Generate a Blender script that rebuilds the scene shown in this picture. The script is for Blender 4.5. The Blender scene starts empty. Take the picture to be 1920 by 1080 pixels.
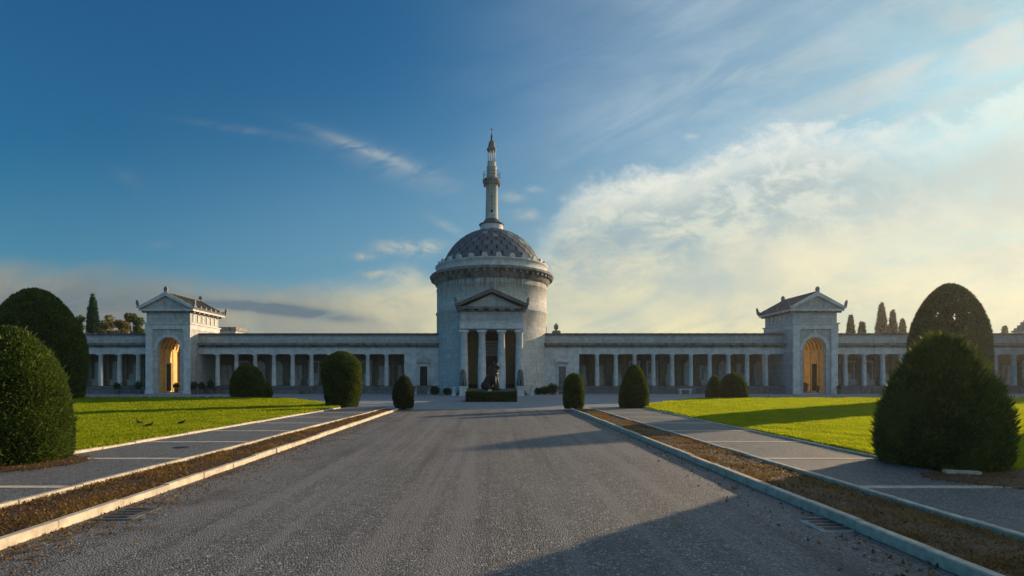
import bpy, math, random
import numpy as np
from mathutils import Vector, Matrix
R = math.radians
rng = np.random.default_rng(7)
random.seed(7)
PI = math.pi
scene = bpy.context.scene
C = scene.collection

# ------------------------------------------------------------------ camera
EYE = 1.7
cam_d = bpy.data.cameras.new('camera'); cam = bpy.data.objects.new('camera', cam_d); C.objects.link(cam)
cam.location = (0, 0, EYE); cam.rotation_euler = (R(90), 0, 0)
cam_d.sensor_width = 36; cam_d.lens = 36 * 1000 / 1920
cam_d.shift_x = 38 / 1920; cam_d.shift_y = 167 / 1920
cam_d.clip_start = 0.05; cam_d.clip_end = 5000
scene.camera = cam
scene.view_settings.view_transform = 'Standard'; scene.view_settings.look = 'None'
scene.view_settings.gamma = 1; scene.view_settings.exposure = 0.42

# ------------------------------------------------------------------ light
SUN_AZ, SUN_EL = R(54.5), R(12)
sd = Vector((math.sin(SUN_AZ) * math.cos(SUN_EL), math.cos(SUN_AZ) * math.cos(SUN_EL), math.sin(SUN_EL)))
sl = bpy.data.lights.new('sun', 'SUN'); sl.energy = 5.0; sl.angle = R(0.6); sl.color = (1.0, 0.72, 0.42)
so = bpy.data.objects.new('sun', sl); C.objects.link(so); so.rotation_euler = sd.to_track_quat('Z', 'Y').to_euler()


class E:
    """tiny expression builder over math nodes"""
    def __init__(s, nt, sock): s.nt = nt; s.s = sock
    def _m(s, op, *a, clamp=False):
        n = s.nt.nodes.new('ShaderNodeMath'); n.operation = op; n.use_clamp = clamp
        for i, x in enumerate((s,) + a):
            if isinstance(x, E): s.nt.links.new(x.s, n.inputs[i])
            else: n.inputs[i].default_value = x
        return E(s.nt, n.outputs[0])
    def __add__(s, o): return s._m('ADD', o)
    __radd__ = __add__
    def __sub__(s, o): return s._m('SUBTRACT', o)
    def __rsub__(s, o): return (s * -1) + o
    def __mul__(s, o): return s._m('MULTIPLY', o)
    __rmul__ = __mul__
    def __truediv__(s, o): return s._m('DIVIDE', o)
    def max(s, o): return s._m('MAXIMUM', o)
    def min(s, o): return s._m('MINIMUM', o)
    def pow(s, o): return s._m('POWER', o)
    def exp(s): return s._m('EXPONENT')
    def abs(s): return s._m('ABSOLUTE')
    def sq(s): return s * s
    def clamp(s): return s._m('ADD', 0.0, clamp=True)
    def fract(s): return s._m('FRACT')
    def ss(s, a, b, x=0.0, y=1.0):
        n = s.nt.nodes.new('ShaderNodeMapRange'); n.interpolation_type = 'SMOOTHSTEP'
        s.nt.links.new(s.s, n.inputs['Value'])
        for k, v in zip(('From Min', 'From Max', 'To Min', 'To Max'), (a, b, x, y)): n.inputs[k].default_value = v
        return E(s.nt, n.outputs[0])


def comb(nt, x, y, z):
    n = nt.nodes.new('ShaderNodeCombineXYZ')
    for i, a in enumerate((x, y, z)):
        if isinstance(a, E): nt.links.new(a.s, n.inputs[i])
        else: n.inputs[i].default_value = a
    return n.outputs[0]


def noise(nt, vec, scale, detail=4, rough=0.55, dist=0.0, lac=2.0):
    n = nt.nodes.new('ShaderNodeTexNoise'); n.inputs['Scale'].default_value = scale
    n.inputs['Detail'].default_value = detail; n.inputs['Roughness'].default_value = rough
    n.inputs['Distortion'].default_value = dist; n.inputs['Lacunarity'].default_value = lac
    if vec is not None: nt.links.new(vec, n.inputs['Vector'])
    return E(nt, n.outputs[0])


def mix(nt, f, a, b, mode='MIX'):
    n = nt.nodes.new('ShaderNodeMix'); n.data_type = 'RGBA'; n.blend_type = mode
    for sock, v in ((n.inputs['Factor'], f), (n.inputs['A'], a), (n.inputs['B'], b)):
        if isinstance(v, E): nt.links.new(v.s, sock)
        elif isinstance(v, bpy.types.NodeSocket): nt.links.new(v, sock)
        elif isinstance(v, tuple): sock.default_value = v + (1,) if len(v) == 3 else v
        else: sock.default_value = v
    return n.outputs['Result']


def curve(nt, x, pts):
    """piecewise smooth function: x mapped through a float curve; pts in real units"""
    xs = [p[0] for p in pts]; ys = [p[1] for p in pts]
    x0, x1, y0, y1 = min(xs), max(xs), min(ys), max(ys)
    t = (x - x0) / (x1 - x0)
    n = nt.nodes.new('ShaderNodeFloatCurve'); c = n.mapping.curves[0]
    P = [((a - x0) / (x1 - x0), (b - y0) / (y1 - y0)) for a, b in pts]
    c.points[0].location = P[0]; c.points[1].location = P[-1]
    for p in P[1:-1]: c.points.new(*p)
    n.mapping.update(); nt.links.new(t.clamp().s, n.inputs['Value'])
    return E(nt, n.outputs[0]) * (y1 - y0) + y0


def build_world():
    w = bpy.data.worlds.new('World'); scene.world = w; w.use_nodes = True
    nt = w.node_tree; nt.nodes.clear()
    sky = nt.nodes.new('ShaderNodeTexSky'); sky.sky_type = 'NISHITA'; sky.sun_disc = False
    sky.sun_elevation = SUN_EL; sky.sun_rotation = SUN_AZ
    sky.altitude = 100; sky.air_density = 1.2; sky.dust_density = 1.6; sky.ozone_density = 2.5
    tc = nt.nodes.new('ShaderNodeTexCoord'); d = tc.outputs['Generated']
    sp = nt.nodes.new('ShaderNodeSeparateXYZ'); nt.links.new(d, sp.inputs[0])
    x, y, z = (E(nt, o) for o in sp.outputs)
    yy = y.max(0.08); u = x / yy; v = z / yy
    front = y.ss(0.1, 0.35)
    def px(a): return (a - 922) / 1000
    def pv(b): return (707 - b) / 1000
    zz = z.max(0.0) + 0.07
    plane = comb(nt, x / zz, y / zz, 0.0)
    # direction towards the sun
    dots = (x * sd.x + y * sd.y + z * sd.z)
    glow = dots.ss(0.30, 1.0)
    # --- noises
    uv = comb(nt, u, v * 1.7, 0.0)
    rot = comb(nt, u * 0.9 + v * 0.35, (v * 0.95 - u * 0.28) * 3.2, 0.3)
    n_puff = noise(nt, uv, 12.0, 11, 0.66, 0.35)
    n_big = noise(nt, uv, 2.4, 6, 0.6, 0.3)
    n_wisp = noise(nt, rot, 3.2, 9, 0.62, 0.9)
    n_fine = noise(nt, rot, 11.0, 7, 0.65, 0.6)
    n_plane = noise(nt, plane, 0.9, 8, 0.6, 0.5)
    # --- A: the big sheet on the right, with its ragged upper edge
    edge = curve(nt, u, [(px(0), -0.1), (px(760), 0.02), (px(880), .13), (px(960), .215), (px(1010), .27), (px(1040), .32), (px(1065), pv(345)),
                         (px(1180), pv(318)), (px(1280), pv(300)), (px(1380), pv(255)), (px(1480), pv(232)),
                         (px(1600), pv(228)), (px(1760), pv(215)), (px(1920), pv(150)), (px(2300), pv(0))])
    da = edge - v + (n_puff - 0.5) * 0.13 + (n_big - 0.5) * 0.03
    wid = 0.05 + u.ss(0.20, -0.02) * 0.26 + u.ss(0.55, 0.85) * 0.13
    A = (da / wid).ss(-0.25, 1.0) * front
    rim = da.ss(-0.005, 0.03) * da.ss(0.13, 0.03)
    A = A * (0.50 + 0.56 * n_wisp.ss(0.28, 0.60)).min(1.0) * (0.72 + 0.28 * u.ss(0.02, 0.35))
    A = (A * (1.0 - 0.12 * n_big.ss(0.45, 0.7))).min(1.0)
    # thin clear slots low on the right
    def blob(cx, cy, sx, sy, tilt=0.0):
        du = u - px(cx); dv = v - pv(cy)
        a = (du * math.cos(tilt) + dv * math.sin(tilt)) / (sx / 1000)
        b = (dv * math.cos(tilt) - du * math.sin(tilt)) / (sy / 1000)
        return ((a.sq() + b.sq()) * -1.0).exp() * front
    slot = (blob(1800, 455, 95, 14, 0.12) + blob(1690, 490, 60, 12, 0.15) + blob(1880, 520, 80, 16, 0.05)) * n_fine.ss(0.35, 0.6)
    A = A * (1.0 - 0.75 * slot.min(1.0))
    # --- B: streaks at the top right, veil over the right half
    streak = noise(nt, comb(nt, u * 0.8 + v * 0.7, (v - u * 0.45) * 4.5, 1.3), 2.6, 9, 0.62, 0.8)
    B = streak.ss(0.40, 0.72) * (blob(1900, 60, 260, 90, 0.5) + 0.8 * blob(1800, 110, 190, 22, 0.28) + 0.5 * blob(1480, 130, 320, 60, 0.3)).min(1.0)
    veil = u.ss(-0.25, 0.85) * (0.55 + 0.4 * streak.ss(0.30, 0.75)) * 0.86
    # --- C: wispy streak and small puffs left of the spire
    Cc = (blob(690, 282, 100, 9, -0.36) + 0.55 * blob(745, 312, 120, 26, -0.36)) * n_fine.ss(0.30, 0.62)
    Cc = Cc + (0.7 * blob(840, 425, 40, 9, -0.5) + 0.35 * blob(470, 245, 120, 8, -0.16)+ 0.3 * blob(240, 335, 30, 15, -0.5)) * n_fine.ss(0.3, 0.65)
    pf = (blob(738, 462, 38, 12, 0.1) + blob(797, 466, 30, 13, 0.1) + 0.8 * blob(680, 482, 20, 7) + 0.7 * blob(291, 460, 22, 6, 0.1)
          + 0.9 * blob(700, 515, 26, 9) + 0.8 * blob(760, 520, 40, 20) + 0.7 * blob(962, 370, 20, 9) + 0.8 * blob(990, 402, 26, 10)
          + 0.9 * blob(1300, 257, 14, 6) + 0.5 * blob(1440, 208, 16, 6) + 0.7 * blob(1000, 355, 16, 6)) * n_puff.ss(0.36, 0.58) * 0.8
    # --- E: low warm band on the left
    e_top = curve(nt, u, [(px(-300), pv(470)), (px(0), pv(485)), (px(200), pv(500)), (px(400), pv(520)), (px(600), pv(530)), (px(800), pv(520)), (px(960), pv(480))])
    de = e_top - v + (n_wisp - 0.5) * 0.07
    Eb = de.ss(-0.02, 0.05) * u.ss(0.25, -0.05) * front * 0.96
    Eb = Eb * (0.84 + 0.3 * n_fine.ss(0.3, 0.6)).min(1.0)
    grey = (blob(540, 582, 130, 10, -0.12) + 0.8 * blob(430, 574, 90, 7, -0.06) + 0.5 * blob(90, 570, 220, 45)) * (0.5 + 0.6 * n_fine.ss(0.3, 0.6))
    back = (1.0 - front) * n_plane.ss(0.5, 0.8) * 0.25
    cov = A
    for c in (B, veil, Cc * 0.42, pf, Eb, back): cov = 1.0 - (1.0 - cov) * (1.0 - c.clamp())
    cov = cov.clamp() * z.ss(-0.02, 0.01)
    # --- colours (in units of the sky texture before the strength)
    S = 0.1
    def col(r, g, b): return tuple((((c / 255) + 0.055) / 1.055) ** 2.4 / S for c in (r, g, b))
    hs = nt.nodes.new('ShaderNodeHueSaturation'); hs.inputs['Saturation'].default_value = 1.12; hs.inputs['Value'].default_value = SKYV
    nt.links.new(sky.outputs[0], hs.inputs['Color'])
    base = mix(nt, 1.0, hs.outputs[0], (0.22, 0.76, 1.03), 'MULTIPLY')
    pale = (v.ss(0.62, 0.12) * u.ss(-0.85, 0.05) * 0.55 + v.ss(0.48, 0.05) * 0.34) * front
    base = mix(nt, pale.clamp(), base, col(104, 142, 162))
    up = v.ss(0.05, 0.5)
    warm = mix(nt, up, col(210, 201, 160), col(184, 195, 196))
    warm = mix(nt, (u.ss(0.55, 1.3)) * 0.4, warm, col(206, 200, 176))
    warm = mix(nt, u.ss(0.15, -0.75), warm, col(148, 141, 124))
    shade = mix(nt, u.ss(-0.4, 0.5), col(92, 106, 115), col(152, 165, 165))
    cc = mix(nt, (n_big.ss(0.35, 0.62) * 0.55 + grey * 0.8 - rim * 0.5).clamp(), warm, shade)
    cc = mix(nt, (rim * 0.6 * n_puff.ss(0.4, 0.6)).clamp(), cc, col(212, 211, 200))
    under = da.ss(0.035, 0.09) * da.ss(0.26, 0.12) * n_puff.ss(0.62, 0.40) * u.ss(1.0, 0.5)
    cc = mix(nt, (under * 0.75).clamp(), cc, col(138, 156, 162))
    out = mix(nt, cov * 0.985, base, cc)
    bg = nt.nodes.new('ShaderNodeBackground'); bg.inputs['Strength'].default_value = S
    nt.links.new(out, bg.inputs['Color'])
    wo = nt.nodes.new('ShaderNodeOutputWorld'); nt.links.new(bg.outputs[0], wo.inputs['Surface'])
    try: w.cycles.sampling_method = 'MANUAL'; w.cycles.sample_map_resolution = 512
    except Exception: pass
SKYV = 0.86
build_world()


# ------------------------------------------------------------------ materials
def new_mat(name):
    m = bpy.data.materials.new(name); m.use_nodes = True
    nt = m.node_tree; b = nt.nodes['Principled BSDF']
    g = nt.nodes.new('ShaderNodeNewGeometry')
    return m, nt, b, g.outputs['Position'], g


def bump(nt, b, h, strength, dist):
    n = nt.nodes.new('ShaderNodeBump'); n.inputs['Strength'].default_value = strength; n.inputs['Distance'].default_value = dist
    nt.links.new(h.s, n.inputs['Height']); nt.links.new(n.outputs[0], b.inputs['Normal'])


def setc(nt, b, c, rough=0.8):
    if isinstance(c, tuple): b.inputs['Base Color'].default_value = c + (1,)
    else: nt.links.new(c, b.inputs['Base Color'])
    b.inputs['Roughness'].default_value = rough
    b.inputs['Specular IOR Level'].default_value = 0.25


def stone(name, base, stain=0.5, joints=0.0, warm=(0.36, 0.27, 0.16), jx=False):
    m, nt, b, P, g = new_mat(name)
    sp = nt.nodes.new('ShaderNodeSeparateXYZ'); nt.links.new(P, sp.inputs[0]); x, y, z = (E(nt, o) for o in sp.outputs)
    big = noise(nt, P, 0.45, 6, 0.6); mid = noise(nt, P, 2.5, 6, 0.65); fine = noise(nt, P, 14, 4, 0.6)
    run = noise(nt, comb(nt, x * 1.7, y * 1.7, z * 0.42), 1.0, 6, 0.65, 0.2)
    dark = tuple(c * 0.72 for c in base)
    c = mix(nt, mid.ss(0.3, 0.7), base, dark)
    c = mix(nt, (big.ss(0.45, 0.72)) * 0.18, c, warm)
    c = mix(nt, (run.ss(0.47, 0.66)) * stain, c, tuple(k * 0.22 for k in base))
    # soot held on undersides of mouldings and upward ledges
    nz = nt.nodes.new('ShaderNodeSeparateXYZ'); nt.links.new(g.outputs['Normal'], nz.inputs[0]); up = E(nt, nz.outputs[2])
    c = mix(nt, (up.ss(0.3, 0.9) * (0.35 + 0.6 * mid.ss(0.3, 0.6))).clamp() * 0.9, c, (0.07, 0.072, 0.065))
    h = fine * 0.4 + mid
    if name == 'drum_ashlar':      # soot streaks running down from the cornice
        st = noise(nt, comb(nt, x * 5.0, y * 5.0, z * 0.25), 1.0, 5, 0.6)
        c = mix(nt, z.ss(9.9, 11.3) * z.ss(11.6, 11.5) * st.ss(0.42, 0.62) * 0.8, c, (0.06, 0.055, 0.05))
    if joints:
        f = (z / joints).fract(); j = (f - 0.5).abs().ss(0.47, 0.49)
        if jx:
            row = (z / joints)._m('FLOOR')
            wn = nt.nodes.new('ShaderNodeTexWhiteNoise'); wn.noise_dimensions = '2D'
            nt.links.new(comb(nt, ((x / (joints * 2.1)) + row * 0.5)._m('FLOOR'), row, 0.0), wn.inputs['Vector'])
            c = mix(nt, E(nt, wn.outputs['Value']) * 0.30, c, tuple(k * 0.45 for k in base))
            f2 = ((x / (joints * 2.1)) + row * 0.5).fract(); j = j.max((f2 - 0.5).abs().ss(0.487, 0.494))
        c = mix(nt, j * 0.72, c, tuple(k * 0.35 for k in base)); h = h - j * 1.5
    setc(nt, b, c, 0.85); bump(nt, b, h, 0.5, 0.02)
    return m


def plain(name, base, rough=0.7, var=0.25, scale=6, metal=0.0, bmp=0.3):
    m, nt, b, P, g = new_mat(name)
    n = noise(nt, P, scale, 5, 0.6)
    c = mix(nt, n.ss(0.3, 0.7), tuple(k * (1 + var) for k in base), tuple(k * (1 - var) for k in base))
    setc(nt, b, c, rough); b.inputs['Metallic'].default_value = metal
    bump(nt, b, n, bmp, 0.02)
    return m


def leafy(name, dark, light, trans=0.35, scale=1.3, tip=None):
    m = bpy.data.materials.new(name); m.use_nodes = True; nt = m.node_tree; nt.nodes.clear()
    g = nt.nodes.new('ShaderNodeNewGeometry'); P = g.outputs['Position']
    n = noise(nt, P, scale, 4, 0.6); rnd = E(nt, g.outputs['Random Per Island'])
    c = mix(nt, (n.ss(0.35, 0.65) * 0.55 + rnd * 0.5).clamp(), dark, light)
    if tip: c = mix(nt, rnd.ss(0.86, 0.97) * 0.8, c, tip)
    p = nt.nodes.new('ShaderNodeBsdfPrincipled'); p.inputs['Roughness'].default_value = 0.6; p.inputs['Specular IOR Level'].default_value = 0.25
    nt.links.new(c, p.inputs['Base Color'])
    t = nt.nodes.new('ShaderNodeBsdfTranslucent'); tcol = mix(nt, 1.0, c, (1.0, 0.95, 0.45), 'MULTIPLY')
    nt.links.new(tcol, t.inputs['Color'])
    ms = nt.nodes.new('ShaderNodeMixShader'); ms.inputs[0].default_value = trans
    nt.links.new(p.outputs[0], ms.inputs[1]); nt.links.new(t.outputs[0], ms.inputs[2])
    o = nt.nodes.new('ShaderNodeOutputMaterial'); nt.links.new(ms.outputs[0], o.inputs['Surface'])
    return m


def gravel_mat(name, tones, tracks=False, speck=1.0, scale=62, leaf=0.0):
    m, nt, b, P, g = new_mat(name)
    sp = nt.nodes.new('ShaderNodeSeparateXYZ'); nt.links.new(P, sp.inputs[0]); x, y, z = (E(nt, o) for o in sp.outputs)
    v = nt.nodes.new('ShaderNodeTexVoronoi'); v.feature = 'F1'; v.inputs['Scale'].default_value = scale; nt.links.new(P, v.inputs['Vector'])
    cs = nt.nodes.new('ShaderNodeSeparateColor'); nt.links.new(v.outputs['Color'], cs.inputs[0]); rc = E(nt, cs.outputs[0]); rc2 = E(nt, cs.outputs[1])
    big = noise(nt, P, 0.35, 7, 0.7); mid = noise(nt, P, 5.0, 5, 0.6); med = noise(nt, P, 22.0, 3, 0.6)
    c = mix(nt, (rc * 0.75 + med.ss(0.35, 0.65) * 0.45 - 0.1).clamp(), tones[0], tones[1])
    c = mix(nt, rc2.ss(0.86, 0.98) * speck, c, tones[2])
    c = mix(nt, mid.ss(0.45, 0.75) * 0.35, c, tuple(k * 0.6 for k in tones[0]))
    c = mix(nt, big.ss(0.48, 0.66) * 0.4, c, tones[1]); c = mix(nt, big.ss(0.46, 0.34) * 0.35, c, tuple(k * 0.8 for k in tones[0]))
    if tracks:
        lanes = noise(nt, comb(nt, x * 1.3, y * 0.035, 0.0), 1.6, 5, 0.65)
        c = mix(nt, lanes.ss(0.50, 0.60) * 0.6, c, tones[1]); c = mix(nt, lanes.ss(0.46, 0.36) * 0.42, c, tuple(k * 0.7 for k in tones[0]))
    if leaf:
        side = (x * -1.0).ss(2.3, 4.9) * noise(nt, P, 1.1, 5, 0.7).ss(0.47, 0.66)
        side = side.max(x.ss(2.9, 4.1) * noise(nt, P, 1.4, 5, 0.7).ss(0.52, 0.68) * 0.5)
        c = mix(nt, side * leaf, c, (0.055, 0.036, 0.018))
    dist = E(nt, v.outputs['Distance'])
    h = (1.0 - dist * 1.3) * (0.5 + rc) + med * 0.6
    setc(nt, b, c, 0.68); b.inputs['Specular IOR Level'].default_value = 0.5; bump(nt, b, h, 0.9, 0.012)
    return m


M = {}
M['stone'] = stone('weathered_marble', (0.60, 0.63, 0.65), 0.28, 0.42, jx=True)
M['drum'] = stone('drum_ashlar', (0.66, 0.67, 0.66), 0.2, 0.40, jx=True)
M['column'] = stone('column_marble', (0.72, 0.75, 0.78), 0.10)
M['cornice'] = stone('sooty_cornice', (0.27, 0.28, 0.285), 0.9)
M['trim'] = stone('pale_trim', (0.70, 0.73, 0.755), 0.2)
M['plinth'] = stone('grey_plinth', (0.21, 0.225, 0.245), 0.6, 0.38, jx=True)
M['ochre'] = stone('ochre_plaster', (0.90, 0.66, 0.30), 0.06, warm=(0.7, 0.5, 0.2))
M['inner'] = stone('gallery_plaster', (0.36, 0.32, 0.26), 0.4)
M['tomb'] = stone('tomb_marble', (0.62, 0.63, 0.64), 0.15)
M['roof'] = stone('stone_roof_slabs', (0.17, 0.18, 0.195), 0.5)
M['dark'] = plain('dark_door', (0.02, 0.02, 0.022), 0.6)
M['panel'] = plain('brown_panel', (0.16, 0.12, 0.06), 0.7)
M['louvre'] = plain('grey_louvre', (0.20, 0.19, 0.17), 0.7)
M['bronze'] = plain('dark_bronze', (0.028, 0.023, 0.020), 0.5, 0.5, 9, 0.2)
M['iron'] = plain('black_iron', (0.02, 0.02, 0.02), 0.5)
M['pot'] = plain('stone_pot', (0.13, 0.12, 0.11), 0.8)
M['paving'] = plain('pale_paving', (0.165, 0.17, 0.175), 0.75, 0.2, 3)
M['kerb'] = stone('pale_kerb', (0.46, 0.43, 0.37), 0.25, warm=(0.40, 0.32, 0.2))
M['kerb'].node_tree.nodes  # kerb tops are worn clean, see kerb_top
M['kerb_top'] = plain('worn_kerb', (0.54, 0.48, 0.39), 0.75, 0.22, 7)
M['bark'] = plain('bark', (0.07, 0.05, 0.035), 0.9, 0.4, 9)
M['road'] = gravel_mat('road_gravel', ((0.050, 0.051, 0.054), (0.20, 0.197, 0.203), (0.50, 0.48, 0.47)), True, 0.8, 54, 0.75)
M['path'] = gravel_mat('path_asphalt', ((0.052, 0.056, 0.063), (0.19, 0.20, 0.22), (0.42, 0.43, 0.46)), False, 0.8, 62)
M['plaza'] = gravel_mat('plaza_gravel', ((0.21, 0.23, 0.26), (0.30, 0.33, 0.37), (0.42, 0.44, 0.48)), False, 0.4, 40)
M['soil'] = gravel_mat('strip_soil', ((0.035, 0.019, 0.008), (0.14, 0.075, 0.030), (0.28, 0.17, 0.07)), False, 0.6, 34)
M['turf'] = plain('turf', (0.085, 0.10, 0.014), 0.9, 0.35, 1.6)
M['grass'] = leafy('grass_blades', (0.20, 0.31, 0.010), (0.40, 0.47, 0.018), 0.74, 0.5, (0.48, 0.40, 0.06))
g_ = M['grass'].node_tree; tn = next(n for n in g_.nodes if n.type == 'TEX_NOISE'); tn.inputs['Scale'].default_value = 0.9; tn.inputs['Detail'].default_value = 8; tn.inputs['Roughness'].default_value = .6
M['litter'] = leafy('dry_clippings', (0.055, 0.028, 0.010), (0.26, 0.145, 0.045), 0.3, 3.0, (0.45, 0.30, 0.11))
M['straw'] = leafy('dry_straw', (0.15, 0.075, 0.022), (0.40, 0.25, 0.08), 0.4, 2.0, (0.12, 0.14, 0.03))
M['rust'] = leafy('browning_yew', (0.022, 0.040, 0.012), (0.070, 0.075, 0.022), 0.2, 3.0, (0.12, 0.07, 0.025))
M['yew'] = leafy('yew_needles', (0.028, 0.060, 0.014), (0.105, 0.165, 0.030), 0.34, 1.6, (0.20, 0.22, 0.05))
M['yew_pale'] = leafy('clipped_box', (0.018, 0.070, 0.018), (0.040, 0.140, 0.034), 0.12, 1.0, (0.06, 0.15, 0.04))
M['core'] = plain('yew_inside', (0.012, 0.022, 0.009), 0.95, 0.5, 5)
M['cypress'] = leafy('cypress_leaves', (0.014, 0.050, 0.020), (0.032, 0.095, 0.036), 0.2, 0.8)
M['autumn'] = leafy('autumn_leaves', (0.10, 0.11, 0.03), (0.30, 0.24, 0.06), 0.4, 0.5, (0.38, 0.24, 0.05))
M['olive'] = leafy('olive_green_leaves', (0.06, 0.095, 0.025), (0.15, 0.20, 0.05), 0.35, 0.5)
M['flower'] = leafy('flowers', (0.25, 0.10, 0.10), (0.4, 0.3, 0.25), 0.2, 5)


def tile_mat():
    m, nt, b, P, g = new_mat('dome_scales')
    rnd = E(nt, g.outputs['Random Per Island']); n = noise(nt, P, 3.0, 6, 0.65)
    c = mix(nt, (rnd * 0.7 + n.ss(0.3, 0.7) * 0.4).clamp(), (0.075, 0.095, 0.12), (0.14, 0.17, 0.21))
    c = mix(nt, rnd.ss(0.90, 0.95) * 0.8, c, (0.26, 0.29, 0.32))
    setc(nt, b, c, 0.7); bump(nt, b, n, 0.4, 0.03)
    return m
M['tile'] = tile_mat()


# ------------------------------------------------------------------ mesh helpers
class MB:
    def __init__(s): s.v = []; s.f = []; s.mi = []; s.sm = []; s.cur = 0; s.g = []
    def add(s, vs, fs, smooth=False):
        s.g.append((vs, fs, smooth)); o = len(s.v); s.v += [tuple(p) for p in vs]
        for f in fs: s.f.append(tuple(i + o for i in f)); s.mi.append(s.cur); s.sm.append(smooth)
        return s
    def box(s, x0, x1, y0, y1, z0, z1):
        v = [(x, y, z) for z in (z0, z1) for y in (y0, y1) for x in (x0, x1)]
        return s.add(v, [(0, 2, 3, 1), (4, 5, 7, 6), (0, 1, 5, 4), (2, 6, 7, 3), (0, 4, 6, 2), (1, 3, 7, 5)])
    def lathe(s, prof, n=24, cx=0, cy=0, a0=0.0, a1=2 * PI, smooth=True, capb=True, capt=True):
        full = abs(a1 - a0 - 2 * PI) < 1e-6; m = n if full else n + 1
        vs = []
        for r, z in prof:
            for i in range(m):
                a = a0 + (a1 - a0) * i / n; vs.append((cx + r * math.cos(a), cy + r * math.sin(a), z))
        fs = []
        for j in range(len(prof) - 1):
            for i in range(n):
                k = (i + 1) % m
                fs.append((j * m + i, j * m + k, (j + 1) * m + k, (j + 1) * m + i))
        s.add(vs, fs, smooth)
        if full:
            if capb and prof[0][0] > 1e-4: s.add(vs[:m], [tuple(reversed(range(m)))])
            if capt and prof[-1][0] > 1e-4: s.add(vs[-m:], [tuple(range(m))])
        return s
    def prism(s, poly, a0, a1, axis='y', map=None):
        """poly: list of 2D points, extruded along the axis from a0 to a1"""
        n = len(poly)
        def P(p, a):
            return (p[0], a, p[1]) if axis == 'y' else ((a, p[0], p[1]) if axis == 'x' else (p[0], p[1], a))
        vs = [P(p, a0) for p in poly] + [P(p, a1) for p in poly]
        fs = [tuple(range(n)), tuple(reversed(range(n, 2 * n)))] + [(i, i + n, (i + 1) % n + n, (i + 1) % n) for i in range(n)]
        return s.add(vs, fs)
    def tube(s, pts, r, n=8, smooth=True):
        pts = [Vector(p) for p in pts]; rs = r if isinstance(r, (list, tuple)) else [r] * len(pts)
        vs = []; up = Vector((0, 0, 1))
        for i, p in enumerate(pts):
            d = (pts[min(i + 1, len(pts) - 1)] - pts[max(i - 1, 0)]).normalized()
            a = d.cross(up if abs(d.z) < 0.9 else Vector((1, 0, 0))).normalized(); b = a.cross(d)
            for k in range(n):
                t = 2 * PI * k / n; vs.append(p + a * (math.cos(t) * rs[i]) + b * (math.sin(t) * rs[i]))
        fs = [(i * n + k, i * n + (k + 1) % n, (i + 1) * n + (k + 1) % n, (i + 1) * n + k) for i in range(len(pts) - 1) for k in range(n)]
        fs += [tuple(reversed(range(n))), tuple(range((len(pts) - 1) * n, len(pts) * n))]
        return s.add(vs, fs, smooth)
    def ball(s, c, r, n=12, rot=None, smooth=True):
        r = (r, r, r) if not isinstance(r, (tuple, list)) else r
        vs = []; m = n // 2
        for j in range(m + 1):
            ph = PI * j / m - PI / 2
            for i in range(n):
                a = 2 * PI * i / n; p = Vector((r[0] * math.cos(ph) * math.cos(a), r[1] * math.cos(ph) * math.sin(a), r[2] * math.sin(ph)))
                if rot is not None: p = rot @ p
                vs.append((p.x + c[0], p.y + c[1], p.z + c[2]))
        fs = [(j * n + i, j * n + (i + 1) % n, (j + 1) * n + (i + 1) % n, (j + 1) * n + i) for j in range(m) for i in range(n)]
        return s.add(vs, fs, smooth)
    def each(s, name, mats, parent):
        return [MB().add(*g).build(name, mats, parent) for g in s.g]
    def build(s, name, mats, parent=None, local=True, **tags):
        me = bpy.data.meshes.new(name); me.from_pydata(s.v, [], s.f)
        mats = mats if isinstance(mats, list) else [mats]
        for m in mats: me.materials.append(M[m] if isinstance(m, str) else m)
        me.polygons.foreach_set('material_index', s.mi); me.polygons.foreach_set('use_smooth', s.sm); me.update()
        o = bpy.data.objects.new(name, me); C.objects.link(o)
        if parent is not None: o.parent = parent
        for k, v in tags.items(): o[k] = v
        return o


def np_mesh(name, V, F, mi, mats, parent=None, **tags):
    me = bpy.data.meshes.new(name); n = len(F)
    me.vertices.add(len(V)); me.vertices.foreach_set('co', V.astype(np.float32).ravel())
    k = F.shape[1]
    me.loops.add(n * k); me.loops.foreach_set('vertex_index', F.astype(np.int32).ravel())
    me.polygons.add(n); me.polygons.foreach_set('loop_start', np.arange(0, n * k, k, dtype=np.int32))
    try: me.polygons.foreach_set('loop_total', np.full(n, k, dtype=np.int32))
    except Exception: pass
    for m in mats: me.materials.append(M[m])
    if mi is not None: me.polygons.foreach_set('material_index', mi.astype(np.int32))
    me.update(calc_edges=True); me.validate()
    o = bpy.data.objects.new(name, me); C.objects.link(o)
    if parent is not None: o.parent = parent
    for a, b in tags.items(): o[a] = b
    return o


def thing(name, label, cat, loc=(0, 0, 0), rz=0.0, group=None):
    o = bpy.data.objects.new(name, None); C.objects.link(o); o.location = loc; o.rotation_euler = (0, 0, rz)
    o.empty_display_size = 0.3; o['label'] = label; o['category'] = cat
    if group: o['group'] = group
    return o


def copy_tree(o, loc=None, rz=None, label=None, parent=None):
    c = o.copy(); C.objects.link(c); c.parent = parent
    if loc is not None: c.location = loc
    if rz is not None: c.rotation_euler = (0, 0, rz)
    if label: c['label'] = label
    for ch in list(o.children): copy_tree(ch, parent=c)
    return c


def structure(mb, name, mats): return mb.build(name, mats, kind='structure')


# ------------------------------------------------------------------ ground
PATH_Z = 0.10
def at(px, py, z=0.0):
    Y = (EYE - z) * 1000 / (py - 707); return ((px - 922) / 1000 * Y, Y)

b = MB(); b.add([(-900, -300, -0.02), (900, -300, -0.02), (900, 1500, -0.02), (-900, 1500, -0.02)], [(0, 1, 2, 3)]); structure(b, 'ground', 'turf')
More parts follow.
